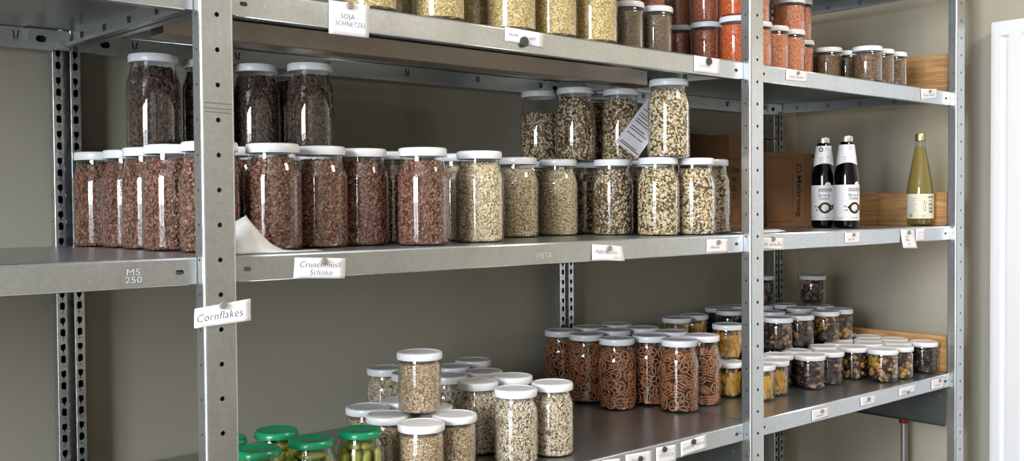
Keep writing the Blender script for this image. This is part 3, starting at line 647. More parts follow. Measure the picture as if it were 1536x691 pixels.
def grain(mb, p, nrm, a, b_, c_, rnd, mi=1):
    """one flake: a lumpy diamond, a x b across, c thick, lying roughly square to nrm"""
    n = Vector(nrm)+Vector((rnd.gauss(0, .30), rnd.gauss(0, .30), rnd.gauss(0, .30))); n.normalize()
    u = Vector((rnd.gauss(0, 1), rnd.gauss(0, 1), rnd.gauss(0, 1))); u = (u-n*u.dot(n)).normalized(); w = n.cross(u); j = lambda: rnd.uniform(.75, 1.2)
    p = Vector(p); vs = [p+u*a*j(), p+(w*b_+u*a*.25*rnd.uniform(-1, 1))*j(), p-u*a*j(), p-(w*b_+u*a*.25*rnd.uniform(-1, 1))*j(), p+n*c_*j()+u*a*rnd.uniform(-.3, .3), p-n*c_*j()]
    mb.add(vs, [(0,1,4),(1,2,4),(2,3,4),(3,0,4),(1,0,5),(2,1,5),(3,2,5),(0,3,5)], mi, rnd.random())
def grain_fill(c, food, mat, core_mat, count, size, seed, top=None):
    rnd = random.Random(seed); top = top or fill_top(c, food); mb = core(c, top-.003, .0068)
    a, b_, c_ = size
    for i in range(count):
        k = rnd.uniform(.7, 1.25)
        if rnd.random() < .88:
            th = rnd.uniform(0, 2*PI); z = rnd.uniform(.0035, top) if rnd.random() > .06 else rnd.uniform(.003, .009); d = rnd.uniform(.0034, .0060)
            r = rad_at(c, max(z, .009), d); nr = (math.cos(th), math.sin(th), 0)
            if z < .008: r -= (.008-z)*.8
            grain(mb, (r*nr[0], r*nr[1], z), nr, a*k, b_*k, c_*k, rnd)
        else:
            th = rnd.uniform(0, 2*PI); r = rad_at(c, top, .006)*math.sqrt(rnd.random())
            grain(mb, (r*math.cos(th), r*math.sin(th), top+rnd.uniform(-.002, .004)), (0, 0, 1), a*k, b_*k, c_*k, rnd)
    mb.v = [(x, y, max(z, .0022)) for x, y, z in mb.v]
    return mb.mesh(food+'_filling', [core_mat, mat], False, True)
def pretzel_fill(c, seed):
    rnd = random.Random(seed); top = .143; mb = core(c, top-.010, .0155)
    def pretzel(p, n, s):
        n = Vector(n).normalized(); u = Vector((rnd.gauss(0, 1), rnd.gauss(0, 1), rnd.gauss(0, 1))); u = (u-n*u.dot(n)).normalized(); w = n.cross(u); p = Vector(p)
        R = .0128*s; t = .00185*s; q = lambda x, y, h=0: p+u*x+w*y+n*h; tn = rnd.random()
        mb.tube([q(R*math.cos(a)*1.06, R*math.sin(a)*.94) for a in [2*PI*k/16 for k in range(16)]], t, 6, True, 1, tn)
        c0 = (0, -.1*R); 
        for an in (PI/2, PI*7/6, PI*11/6):
            mb.tube([q(c0[0], c0[1], .0006), q(R*.55*math.cos(an), R*.5*math.sin(an), .0012), q(R*math.cos(an), R*.92*math.sin(an), 0)], t*.95, 5, False, 1, tn)
    rows, cols = 6, 10
    for lay in (1, 0):
        for i in range(rows):
            for k in range(cols):
                th = 2*PI*(k+.5*(i % 2)+.22*rnd.uniform(-1, 1))/cols+lay*.3; z = .0172+(top-.028)*(i+.22*rnd.uniform(-1, 1))/(rows-1); z = min(max(z, .0165), top-.008)
                o = Vector((math.cos(th), math.sin(th), 0)); tg = Vector((-o.y, o.x, 0)); r = rad_at(c, z, .0052)
                if lay == 0 and rnd.random() < .62:
                    pretzel(o*r+Vector((0, 0, z)), o+Vector((rnd.gauss(0, .07), rnd.gauss(0, .07), rnd.gauss(0, .10))), rnd.uniform(.90, .98))
                elif lay == 0 or rnd.random() < .5:       # a few lying edge-on, side by side
                    a = PI/2+rnd.gauss(0, .7); d = tg*math.cos(a)+Vector((0, 0, 1))*math.sin(a)
                    for q in (-1, 0, 1):
                        pretzel(o*(r-.0120)+Vector((0, 0, z))+d*q*.0066, d+o*rnd.uniform(-.08, .08)+Vector((rnd.gauss(0, .04), rnd.gauss(0, .04), rnd.gauss(0, .04))), rnd.uniform(.86, .92))
    for i in range(14):
        a = 2*PI*i/7; pretzel((.026*math.cos(a), .026*math.sin(a), .0065 if i < 7 else .0125), (rnd.gauss(0, .12), rnd.gauss(0, .12), 1), 1)
    lim = lambda z: rad_at(c, max(z, .009), .0022)
    mb.v = [((x, y, max(z, .003)) if math.hypot(x, y) < lim(z) else (x*lim(z)/math.hypot(x, y), y*lim(z)/math.hypot(x, y), max(z, .003))) for x, y, z in mb.v]
    return mb.mesh('pretzel_filling', [M['core_pretzel'], M['pretzel']], True)
ICO = None
def lump(mb, p, s, rnd, mi, flat=.6):
    import bmesh
    global ICO
    if ICO is None:
        bm = bmesh.new(); bmesh.ops.create_icosphere(bm, subdivisions=2, radius=1); bm.verts.ensure_lookup_table()
        ICO = ([v.co.copy() for v in bm.verts], [tuple(v.index for v in f.verts) for f in bm.faces]); bm.free()
    ax = [Vector((rnd.gauss(0, 1), rnd.gauss(0, 1), rnd.gauss(0, 1))) for _ in range(4)]; A = Matrix.Rotation(rnd.uniform(0, 6.28), 3, ax[0].normalized())
    sc = (s*rnd.uniform(.8, 1.25), s*rnd.uniform(.7, 1.1), s*flat*rnd.uniform(.6, 1.2)); vs = []
    for v in ICO[0]:
        k = 1+.22*math.sin(3*v.dot(ax[1])+1)+.16*math.sin(5*v.dot(ax[2]))
        vs.append(Vector(p)+A @ Vector((v.x*sc[0]*k, v.y*sc[1]*k, v.z*sc[2]*k)))
    mb.add(vs, ICO[1], mi)
def fruit_fill(c, food, seed):
    rnd = random.Random(seed); R = CLS[c][0]; top = fill_top(c, food); mb = core(c, top-.006, .012); cols = {'fruit': [1, 1, 2, 2, 3, 1, 2], 'fruitdark': [1, 1, 4, 1, 3, 4, 3], 'dark': [4, 4, 1, 4]}[food]
    for i in range(78):
        th = rnd.uniform(0, 2*PI); z = rnd.uniform(.009, top-.002); r = R-.0085-rnd.uniform(0, .004)
        if i > 64: r = R*.8*math.sqrt(rnd.random()); z = top-.003
        lump(mb, (r*math.cos(th), r*math.sin(th), z), rnd.uniform(.0064, .0100), rnd, rnd.choice(cols), .7)
    # keep everything inside the glass
    lim = R-.0016
    mb.v = [((x, y, z) if x*x+y*y < lim*lim else (x*lim/math.hypot(x, y), y*lim/math.hypot(x, y), z)) for x, y, z in mb.v]
    mb.v = [(x, y, max(z, .003)) for x, y, z in mb.v]
    return mb.mesh(food+'_filling', [M['core_dark'], M['fruit_a'], M['fruit_b'], M['fruit_c'], M['fruit_d']], True)
def strips_fill(c, seed):
    rnd = random.Random(seed); R = CLS[c][0]; top = fill_top(c, 'yellow'); mb = core(c, top-.008, .010)
    for i in range(85):
        th = rnd.uniform(0, 2*PI); o = Vector((math.cos(th), math.sin(th), 0)); tg = Vector((-o.y, o.x, 0)); z = rnd.uniform(.016, top-.012); r = R-.0062-rnd.uniform(0, .004)
        a = rnd.gauss(PI/2, .5); d = tg*math.cos(a)+Vector((0, 0, 1))*math.sin(a); w = o.cross(d); L_, W_, T_ = rnd.uniform(.010, .019), rnd.uniform(.003, .0055), .0012; vs = []
        for k in range(5):
            s_ = -1+k/2; p = o*r+Vector((0, 0, z))+d*L_*s_-o*(.004*s_*s_*abs(math.cos(a)))+w*.0015*math.sin(3*s_+th)
            for (u, h) in ((-1, -1), (1, -1), (1, 1), (-1, 1)): vs.append(p+w*W_*u*(1-.25*s_*s_)+o*T_*h)
        fs = [(0,3,2,1), (16,17,18,19)]
        for k in range(4):
            for e in range(4): fs.append((k*4+e, k*4+(e+1) % 4, k*4+4+(e+1) % 4, k*4+4+e))
        mb.add(vs, fs, rnd.choice((1, 1, 2)))
    lim = R-.0016
    mb.v = [((x, y, max(z, .003)) if x*x+y*y < lim*lim else (x*lim/math.hypot(x, y), y*lim/math.hypot(x, y), max(z, .003))) for x, y, z in mb.v]
    return mb.mesh('yellow_fruit_filling', [M['core_tan'], M['yellow'], M['yellow_b']], 'auto')
def gherkin_meshes():
    out = []; rnd = random.Random(5)
    for k in range(3):
        b = MB(); L_ = (.036, .042, .030)[k]; r = (.0075, .0068, .0085)[k]; bend = (.004, -.003, .002)[k]
        b.tube([(bend*math.sin(PI*t/8), 0, L_*(t/8-.5)) for t in range(9)], lambda t: max(.0012, r*math.sqrt(max(0, 1-(2*t-1)**4))), 10)
        out.append(b.mesh('gherkin', M['gherkin'], True))
    return out
FILL_NAME = dict(choc='granola_filling', darkchoc='granola_filling', oat='oat_filling', muesli='muesli_filling', muesli2='muesli_filling', mueslilow='muesli_filling', sunflower='sunflower_seed_filling',
    pretzel='pretzel_filling', fruit='dried_fruit_filling', fruitdark='dried_fruit_filling', dark='dried_fruit_filling', yellow='dried_fruit_filling', seed='seed_filling', flax='seed_filling', linseed='seed_filling', lentil='lentil_filling', orange='lentil_filling', peach='lentil_filling', soy='granule_filling')
cache = {}
def fill_mesh(c, food, var):
    key = (c, food, var)
    if key in cache: return cache[key]
    sd = hash_(c+food)+var*77
    if food == 'choc': me = grain_fill(c, food, M['choc'], M['core_choc'], 4200, (.0033, .0027, .0020), sd)
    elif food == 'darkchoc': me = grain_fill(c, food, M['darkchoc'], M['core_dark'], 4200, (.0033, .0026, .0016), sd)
    elif food == 'oat': me = grain_fill(c, food, M['oat'], M['core_tan'], 7000, (.0028, .0019, .0007), sd)
    elif food in ('muesli', 'mueslilow'): me = grain_fill(c, food, M['muesli'], M['core_brown'], 3600, (.0038, .0028, .0012), sd)
    elif food == 'muesli2': me = grain_fill(c, food, M['muesli2'], M['core_brown'], 3600, (.0039, .0029, .0013), sd)
    elif food == 'sunflower': me = grain_fill(c, food, M['sunflower'], M['core_seed'], 4200, (.0044, .0016, .0013), sd)
    elif food == 'pretzel': me = pretzel_fill(c, sd)
    elif food in ('fruit', 'fruitdark', 'dark'): me = fruit_fill(c, food, sd)
    elif food == 'yellow': me = strips_fill(c, sd)
    else:
        me = core(c, fill_top(c, food), .0022, .005, 40).mesh(food+'_filling', M[food], 'auto')
    cache[key] = me; return me
def hash_(s): return sum((i+3)*ord(ch)*31 for i, ch in enumerate(s)) % 9973
GLASS = {}; LID = {}
for c in CLS:
    b = MB(); b.lathe(body_profile(c), 48); GLASS[c] = b.mesh('jar_glass', M['pickle_glass'] if c == 'G' else M['glass'], True); LID[c] = lid_mesh(c)
GH = gherkin_meshes()
rj = random.Random(21)
NVAR = dict(choc=3, pretzel=3, fruit=4, fruitdark=3, muesli=2, muesli2=3, oat=2, yellow=2)
for k, (c, food, x, y, z, label, gi) in enumerate(JARS):
    k_top = abs(z-.336) > .02
    if not k_top: z = TZ+.012*(y-.02)/.595          # the top shelf leans a little
    t = thing('preserving_jar', label, 'jar', (x, y, z+(.0006 if k_top else .0020)), rj.uniform(0, 2*PI), GROUPS[gi])
    obj('jar_glass', GLASS[c], t); obj('lid', LID[c], t)
    if food == 'gherkin':
        n = 0
        for ring, (rr, m) in enumerate(((.0285, 9), (.012, 4))):
            for i in range(m):
                a = 2*PI*i/m+rj.uniform(-.15, .15)
                for lay in range(2):
                    o = obj('gherkin', GH[rj.randrange(3)], t); q = rr-(.003 if lay == 0 else 0)
                    o.location = (q*math.cos(a), q*math.sin(a), .027+lay*.041+rj.uniform(-.002, .004)); o.rotation_euler = (rj.uniform(-.16, .16), rj.uniform(-.16, .16), rj.uniform(0, 6))
        for i in range(3):
            o = obj('gherkin', GH[i % 3], t); o.location = (.012*math.cos(i*2.1), .012*math.sin(i*2.1), .093); o.rotation_euler = (PI/2, rj.uniform(-.2, .2), i*2.1)
    else:
        f = obj(FILL_NAME[food], fill_mesh(c, food, k % NVAR.get(food, 1)), t); f['kind'] = 'stuff'
        f.rotation_euler = (0, 0, rj.uniform(0, 2*PI))
# ------------------------------------------------------------------ bottles
def wrap(mb, verts, faces, R, mi, off):
    """flat (u, v) shapes bent round a bottle; R may depend on height; u = 0 faces -y"""
    vs = []
    for u, v in verts:
        r = (R(v) if callable(R) else R)+off; a = u/r; vs.append((r*math.sin(a), -r*math.cos(a), v))
    mb.add(vs, faces, mi)
def grid(u0, u1, v0, v1, nu, nv):
    vs = [(u0+(u1-u0)*i/nu, v0+(v1-v0)*j/nv) for j in range(nv+1) for i in range(nu+1)]
    return vs, [(j*(nu+1)+i, j*(nu+1)+i+1, (j+1)*(nu+1)+i+1, (j+1)*(nu+1)+i) for j in range(nv) for i in range(nu)]
def disc(cu, cv, ru, rv, n=20): return [(cu, cv)]+[(cu+ru*math.cos(2*PI*k/n), cv+rv*math.sin(2*PI*k/n)) for k in range(n)], [(0, 1+k, 1+(k+1) % n) for k in range(n)]
def ring(cu, cv, ru, rv, k, n=24):
    return [(cu+ru*s*math.cos(2*PI*i/n), cv+rv*s*math.sin(2*PI*i/n)) for s in (k, 1) for i in range(n)], [(i, (i+1) % n, n+(i+1) % n, n+i) for i in range(n)]
def txt(body, size, cu, cv, thin=0.0, align='CENTER', shear=0):
    vs, fs = text_verts(body, size, shear, align, thin); return [(v[0]+cu, v[1]+cv) for v in vs], fs
def bottle_dark(x, y, rz, label, art_u):
    t = thing('juice_bottle', label, 'bottle', (x, y, MZ+.0006), rz, 'dark bottles with white labels on the middle shelf')
    R = .033; b = MB()
    b.lathe([(0, .004), (.024, .001), (.030, .003), (.033, .010), (.033, .138), (.0324, .148), (.0298, .159), (.0266, .170), (.0238, .190), (.0212, .210), (.0192, .227), (.0165, .234), (.0145, .238), (.0145, .244)], 40); obj('bottle_glass', b.mesh('bottle_glass', M['bottle'], True), t)
    b = MB(); b.lathe([(.0152, .230), (.0162, .231), (.0162, .246), (.0152, .2495), (.011, .2505), (0, .2505)], 32); obj('cap', b.mesh('cap', M['cap'], 'auto'), t)
    # wrap-around label with a raised round tab at its top edge
    lb = MB(); v, f = grid(-.097, .097, .022, .118, 48, 2); wrap(lb, v, f, R, 0, .0004); v, f = disc(art_u+.008, .118, .0085, .0085); wrap(lb, v, f, R, 0, .0004)
    lo = obj('label', lb.mesh('label', M['label'], True), t)
    p = MB(); mats = [M['label_grey'], M['black'], M['cream'], M['leaf'], M['berry'], M['ink_grey']]
    v, f = grid(art_u-.018, art_u+.020, .100, .110, 10, 1); wrap(p, v, f, R, 0, .0008)
    v, f = txt('Birne &\nDattel', .0105, art_u-.002, .086); wrap(p, v, f, R, 5, .0008)
    v, f = ring(art_u, .056, .0165, .0155, .62); wrap(p, v, f, R, 1, .0008)
    wrap(p, [(art_u-.014, .064), (art_u-.021, .058), (art_u-.014, .050)], [(0, 1, 2)], R, 1, .0008)
    for (du, dv, r_) in ((-.003, .003, .0045), (.004, .004, .0042), (.001, -.004, .0045), (-.005, -.003, .0032), (.006, -.002, .003)): v, f = disc(art_u+du, .056+dv, r_, r_, 10); wrap(p, v, f, R, 2, .0010)
    for (du, dv) in ((-.023, .050), (-.026, .060), (.006, .049)): v, f = disc(art_u+du, dv, .0042, .0018, 10); wrap(p, v, f, R, 3, .0012)
    for (du, dv) in ((.017, .061), (.022, .056), (.017, .052), (.024, .062)): v, f = disc(art_u+du, dv, .0036, .0036, 10); wrap(p, v, f, R, 4, .0012)
    for du in (-.044, 0, .044):
        v, f = grid(art_u+du-.011, art_u+du+.011, .0285, .0305, 4, 1); wrap(p, v, f, R, 0, .0008)
    obj('label_print', p.mesh('label_print', mats), lo)
    nk = MB(); Rn = lambda z: .0192+(.0266-.0192)*max(0, min(1, (.227-z)/.057)); w = lambda z: 2*PI*(Rn(z)+.001)
    vs = []; n = 36
    for j, z in enumerate((.174, .186, .20, .214, .2265)):
        for i in range(n): a = 2*PI*i/n; r = Rn(z)+.0013; zz = z+(.004*math.cos(2*a) if j == 0 else 0); vs.append((r*math.sin(a), -r*math.cos(a), zz))
    nk.add(vs, [(j*n+i, j*n+(i+1) % n, (j+1)*n+(i+1) % n, (j+1)*n+i) for j in range(4) for i in range(n)])
    no = obj('neck_label', nk.mesh('neck_label', M['label'], True), t)
    p = MB()
    if art_u < .01: v, f = ring(-.009, .216, .0062, .0062, .55); wrap(p, v, f, lambda z: Rn(z), 1, .0018)
    for k, (uu, zz, ww) in enumerate(((.008, .220, .005), (.008, .215, .006), (-.008, .193, .006), (-.008, .187, .005), (-.008, .181, .006), (.009, .196, .003))):
        v, f = grid(uu-ww, uu+ww, zz-.0011, zz+.0011, 4, 1); wrap(p, v, f, lambda z: Rn(z), 0, .0018)
    obj('neck_print', p.mesh('neck_print', [M['label_grey'], M['black']]), no)
bottle_dark(1.8694, .183, -.93, 'dark juice bottle on the left, its round white label art fully in view', .001)
bottle_dark(1.8616, .108, -.93, 'dark juice bottle on the right, label art turned towards its right side', .019)
def bottle_clear(x, y, rz):
    t = thing('juice_bottle', 'clear bottle of pale yellow drink with gold cap and cream label', 'bottle', (x, y, MZ+.0006), rz)
    prof = [(0, .004), (.028, .001), (.034, .003), (.0375, .010), (.0375, .098), (.0368, .112), (.034, .132), (.029, .160), (.0225, .195), (.0165, .225), (.0135, .243), (.0130, .262)]
    b = MB(); b.lathe(prof, 44); obj('bottle_glass', b.mesh('bottle_glass', M['juice_glass'], True), t)
    m = bpy.data.materials.new('pale_yellow_drink'); m.use_nodes = True; tr_ = m.node_tree; tr_.nodes.clear(); N = lambda k: tr_.nodes.new('ShaderNode'+k)
    o_ = N('OutputMaterial'); mx = N('MixShader'); mx.inputs[0].default_value = .24; t1 = N('BsdfTransparent'); t1.inputs[0].default_value = (.80, .74, .46, 1); d1 = N('BsdfDiffuse'); d1.inputs[0].default_value = lin(190, 168, 100)
    tr_.links.new(t1.outputs[0], mx.inputs[1]); tr_.links.new(d1.outputs[0], mx.inputs[2]); tr_.links.new(mx.outputs[0], o_.inputs[0])
    b = MB(); pr = [(0, .006)]+[(max(r-.0022, 0), z) for r, z in prof[1:] if z < .23 and z > .0025]+[(.0128, .2335), (0, .234)]; b.lathe(pr, 40); obj('drink', b.mesh('drink', m, True), t)
    b = MB(); b.lathe([(.0138, .250), (.0148, .251), (.0148, .267), (.0138, .2705), (0, .2712)], 32); obj('cap', b.mesh('cap', M['cap_gold'], 'auto'), t)
    lb = MB(); v, f = grid(-.112, .112, .022, .094, 50, 1); wrap(lb, v, f, .0375, 0, .0004); lo = obj('label', lb.mesh('label', M['label_cream'], True), t)
    p = MB(); R = .0375
    for body, s, u, z in (('UOVE', .0085, .030, .0840), ('+ C', .0095, .030, .0735), ('HYL', .0105, .031, .0625), ('GU', .0105, .030, .0515), ('WE', .0105, .030, .0410)): v, f = txt(body, s, u, z, .0003); wrap(p, v, f, R, 0, .0008)
    for k in range(9): v, f = disc(.010+.004*math.sin(k*2.3), .045+.0035*k, .0012, .0018, 8); wrap(p, v, f, R, 0, .0008)
    v, f = grid(.001, .011, .028, .0305, 4, 1); wrap(p, v, f, R, 1, .0008)
    for k in range(8): v, f = grid(-.033, -.033+.020-.003*(k % 3), .080-.0055*k, .0815-.0055*k, 4, 1); wrap(p, v, f, R, 1, .0008)
    for k in range(7): v, f = grid(-.036+.0016*k, -.0353+.0016*k, .026, .037, 1, 1); wrap(p, v, f, R, 0, .0008)
    obj('label_print', p.mesh('label_print', [M['black'], M['label_grey']]), lo)
bottle_clear(2.2445, .0945, -1.02)

# ------------------------------------------------------------------ wooden end boards
for z, l, zz in ((TZ+.004, 'pine board along the right end of the top shelf, beside the brown seed jars', .108), (MZ, 'pine board along the right end of the middle shelf, behind the bottles', .098), (BZ, 'pine board along the right end of the bottom shelf, behind the dried fruit', .106)):
    b = MB(); b.bevbox(-.0055, .0055, -.285, .285, 0, zz, .0012)
    o = obj('wooden_board', b.mesh('wooden_board', M['board'])); o.location = (2.2905, .318, z+.0006+(.002 if z > .2 else 0)); tag(o, l, 'board', 'pine boards closing the shelf ends')
    if z > .2: o.rotation_euler = (.0202, 0, 0); o.location.z += .0035

# ------------------------------------------------------------------ cartons
def carton(x0, x1, y0, y1, h, label, writing, flaps):
    t = thing('cardboard_box', label, 'box', ((x0+x1)/2, (y0+y1)/2, MZ+.0006)); w, d = (x1-x0)/2, (y1-y0)/2; e = .002; b = MB()
    b.box(-w, w, -d, -d+.004, 0, h); b.box(-w, w, d-.004, d, 0, h); b.box(-w, -w+.004, -d+.004, d-.004, 0, h); b.box(w-.004, w, -d+.004, d-.004, 0, h); b.box(-w+.004, w-.004, -d+.004, d-.004, 0, .004)
    obj('box_body', b.mesh('box_body', M['carton']), t)
    for (axis, sgn, length, lift) in flaps:
        b = MB()
        if axis == 'x':
            xa = sgn*w; vs = [(xa, -d+.003, h), (xa, d-.003, h), (xa+sgn*length, d-.006, h+lift), (xa+sgn*length, -d+.006, h+lift)]
        else:
            ya = sgn*d; vs = [(-w+.003, ya, h), (w-.003, ya, h), (w-.006, ya+sgn*length, h+lift), (-w+.006, ya+sgn*length, h+lift)]
        b.add(vs, [(0, 1, 2, 3)]); solid(obj('flap', b.mesh('flap', M['carton']), t), .004, 0)
    p = MB(); y = -d-.0008
    for kind, data in writing:
        if kind == 'text':
            body, s, cx, cz, rot = data; vs, fs = text_verts(body, s, 0, 'CENTER', .0004)
            c, sn = math.cos(rot), math.sin(rot); p.add([(cx+v[0]*c-v[1]*sn, y, cz+v[0]*sn+v[1]*c) for v in vs], fs)
        elif kind == 'line': xa, xb, za, zb = data; p.add([(xa, y, za), (xb, y, za), (xb, y, zb), (xa, y, zb)], [(0, 1, 2, 3)])
        else:       # ring of arrows
            cx, cz, r = data
            for k in range(5):
                a0, a1 = 2*PI*k/5+.2, 2*PI*(k+1)/5-.35; n = 5; vs = []
                for i in range(n+1):
                    a = a0+(a1-a0)*i/n; vs += [(cx+r*.72*math.cos(a), y, cz+r*.72*math.sin(a)), (cx+r*math.cos(a), y, cz+r*math.sin(a))]
                fs = [(2*i, 2*i+1, 2*i+3, 2*i+2) for i in range(n)]; m_ = len(vs); ae = a1+.42
                vs += [(cx+r*.58*math.cos(a1), y, cz+r*.58*math.sin(a1)), (cx+r*1.15*math.cos(a1), y, cz+r*1.15*math.sin(a1)), (cx+r*.86*math.cos(ae), y, cz+r*.86*math.sin(ae))]
                p.add(vs, fs+[(m_, m_+1, m_+2)])
    obj('box_print', p.mesh('box_print', M['carton_print']), t)
fr = lambda xa, xb, za, zb: [('line', (xa, xb, za, za+.0012)), ('line', (xa, xb, zb, zb+.0012)), ('line', (xa, xa+.0012, za, zb)), ('line', (xb, xb+.0012, za, zb+.0012))]
carton(1.752, 1.918, .415, .560, .268, 'open brown carton standing behind the second front post, taller of the two', [('text', ('Um', .026, -.056, .166, 0)), ('text', ('W', .020, -.060, .138, 0)), ('text', ('Zu', .020, -.060, .112, 0)), ('text', ('Li', .020, -.060, .090, 0))]+[('line', (-.082, .082, .196, .1975))]+fr(.034, .072, .020, .068)+fr(-.072, -.030, .014, .060), [('x', 1, .075, -.004), ('y', 1, .06, .015)])
carton(1.9295, 2.165, .41, .575, .222, 'lower brown carton with sideways lettering, behind the dark bottles', [('text', ('Mehrweg', .034, .050, .092, -PI/2)), ('ring', (.048, .176, .015))]+fr(-.105, .012, .014, .205)+fr(.088, .108, .014, .205), [('x', 1, .105, -.004)])

# ------------------------------------------------------------------ papers
rs = random.Random(3)
def scribble(words, s):
    """handwriting too faint to read: one wavy stroke per word, words given by their lengths"""
    vs = []; fs = []; x = 0; st = .0005
    for n in [int(k) for k in words.split()]:
        pts = [(x, 0)]
        for k in range(n*2): x += s*.26*rs.uniform(.7, 1.2); pts.append((x, s*(rs.uniform(.22, .42) if k % 2 == 0 else 0)*(1.7 if rs.random() < .18 else 1)))
        b0 = len(vs); vs += [p for q in pts for p in ((q[0]-st, q[1]-st*.6), (q[0]+st, q[1]+st*.6))]; m_ = len(pts)
        fs += [(b0+2*i, b0+2*i+1, b0+2*i+3, b0+2*i+2) for i in range(m_-1)]; x += s*.5
    cx = x/2; return [(p[0]-cx, p[1]-s*.2, 0) for p in vs], fs
def paper(label, corners, y, lines, mat='ink', bend=0.0, mag=None, curl=0.0, rot=0.0, size=None):
    """note on a shelf front: corners TL, TR, BR, BL as (x, z)"""
    TL, TR, BR, BL = [Vector(c) for c in corners]; cx = sum(c[0] for c in corners)/4; cz = sum(c[1] for c in corners)/4
    def P(u, v, off=0):     # u 0..1 right, v 0..1 down
        q = (TL*(1-u)+TR*u)*(1-v)+(BL*(1-u)+BR*u)*v
        return (q.x-cx, -off-bend*v*v-curl*max(0, u-.5)**2*v, q.y-cz)
    n, m = 8, 6; b = MB(); b.add([P(i/n, j/m) for j in range(m+1) for i in range(n+1)], [(j*(n+1)+i, (j+1)*(n+1)+i, (j+1)*(n+1)+i+1, j*(n+1)+i+1) for j in range(m) for i in range(n)])
    o = obj('paper_note', b.mesh('paper_note', M['paper'], True)); o.location = (cx, y, cz); solid(o, .00025, 0); tag(o, label, 'paper note', 'notes pinned to the shelf fronts')
    W = (TR-TL).length; H = (BL-TL).length
    for body, s, u0, v0, sh, sp in lines:
        vs, fs = scribble(body[1:], s) if body[0] == '#' else text_verts(body, s, sh, 'CENTER', -.00024, sp); wb = MB()
        wb.add([P(u0+v[0]/W, v0-v[1]/H, .0006) for v in vs], fs); obj('handwriting', wb.mesh('handwriting', M[mat]), o)
    if mag:
        mx, mz, r, dark = mag; b = MB(); h = .0045
        b.lathe([(0, 0), (r, 0), (r, h-.0008), (r-.0008, h), (0, h)], 24)
        g = obj('magnet', b.mesh('magnet', M['magnet'] if dark else M['magnet_grey'], 'auto')); g.rotation_euler = (PI/2, 0, 0); g.location = (mx, y-.0006-bend*.2, mz)
        tag(g, ('dark' if dark else 'grey')+' round magnet holding the '+label.split(',')[0], 'magnet', 'magnets holding the notes')
Y = .0183
paper('white note reading Soja-Schnetzel on the top shelf', [(.1958,.3382),(.2713,.3392),(.2693,.2865),(.1951,.2862)], Y, [('SOJA -', .0118, .50, .44, .1, 1.05), ('SCHNETZEL', .0108, .53, .66, .1, 1.0)], mag=(.2335, .3335, .0055, False))
paper('faintly written note under the golden granule jars', [(.5602,.3364),(.6554,.3344),(.6534,.307),(.5599,.3112)], Y, [('#4', .012, .24, .46, .2, 1.0), ('#3', .012, .74, .5, .2, 1.0)], 'ink_faint', mag=(.6051, .3133, .0095, True))
paper('note reading Linsen beside the second front post', [(1.098,.3336),(1.1884,.333),(1.1859,.2991),(1.0978,.2994)], Y, [('Linsen', .014, .42, .55, .2, 1.1)], 'ink_faint', mag=(1.146, .325, .0082, True))
paper('small note on the top shelf under the pale lentils', [(1.4419,.3325),(1.5321,.3334),(1.5292,.3082),(1.4419,.3065)], Y, [('rote Linsen', .0135, .48, .62, .2, 1.0)], mag=(1.4893, .3270, .0042, False))
paper('small note at the right end of the top shelf', [(2.0965,.3304),(2.1921,.3375),(2.1943,.3115),(2.1005,.3009)], Y, [('#4 5', .0125, .5, .62, .2, 1.0)], mag=(2.1468, .3275, .0042, False))
paper('white note reading Crunchmüsli Schoko', [(.1304,-.0624),(.2207,-.067),(.2191,-.0993),(.1276,-.094)], Y, [('Crunchmüsli', .0135, .5, .34, .15, 1.08), ('Schoko', .0125, .52, .72, .15, 1.1)], mag=(.1806, -.0700, .0052, False))
paper('note with a curled corner reading Haferflocken', [(.7817,-.0621),(.8678,-.0688),(.8676,-.0983),(.7796,-.0933)], Y, [('Haferflocken', .0128, .46, .45, .2, .95), ('(fein)', .011, .80, .78, .2, .95)], bend=.002, curl=.02, mag=(.828, -.0715, .005, False))
paper('blank looking note under the last muesli jars', [(1.1386,-.0629),(1.2147,-.0636),(1.2146,-.0934),(1.1384,-.0921)], Y, [('#6', .011, .42, .62, .2, .95)], 'ink_faint', mag=(1.1785, -.0700, .0050, False))
paper('note right of the second front post on the middle shelf', [(1.3264,-.0636),(1.4331,-.068),(1.4331,-.0957),(1.3263,-.0905)], Y, [('#4 7', .0145, .52, .55, .2, .9)], mag=(1.387, -.0685, .0050, False))
paper('small pale note below the two dark bottles', [(1.7015,-.0617),(1.7757,-.0625),(1.7757,-.0894),(1.7015,-.0889)], Y, [('#3 2', .0105, .45, .62, .2, 1.0)], 'ink_faint', mag=(1.7415, -.0670, .0040, False))
paper('long note with bent edges hanging below the clear bottle', [(1.9847,-.0592),(2.0606,-.0627),(2.0684,-.1131),(1.9904,-.1104)], Y, [('#3', .0115, .42, .36, .2, 1.0), ('#4', .0115, .46, .56, .2, 1.0), ('#3', .0115, .52, .76, .2, 1.0)], 'ink_grey', bend=.006, mag=(2.027, -.0680, .0055, False))
paper('small printed note right of the long hanging note', [(2.0700,-.0601),(2.1217,-.0584),(2.118,-.0931),(2.0700,-.0945)], Y, [('--- ----', .012, .5, .30, 0, .9), ('-- --', .012, .4, .58, 0, .9), ('--- -', .012, .42, .76, 0, .9)], 'ink_grey')
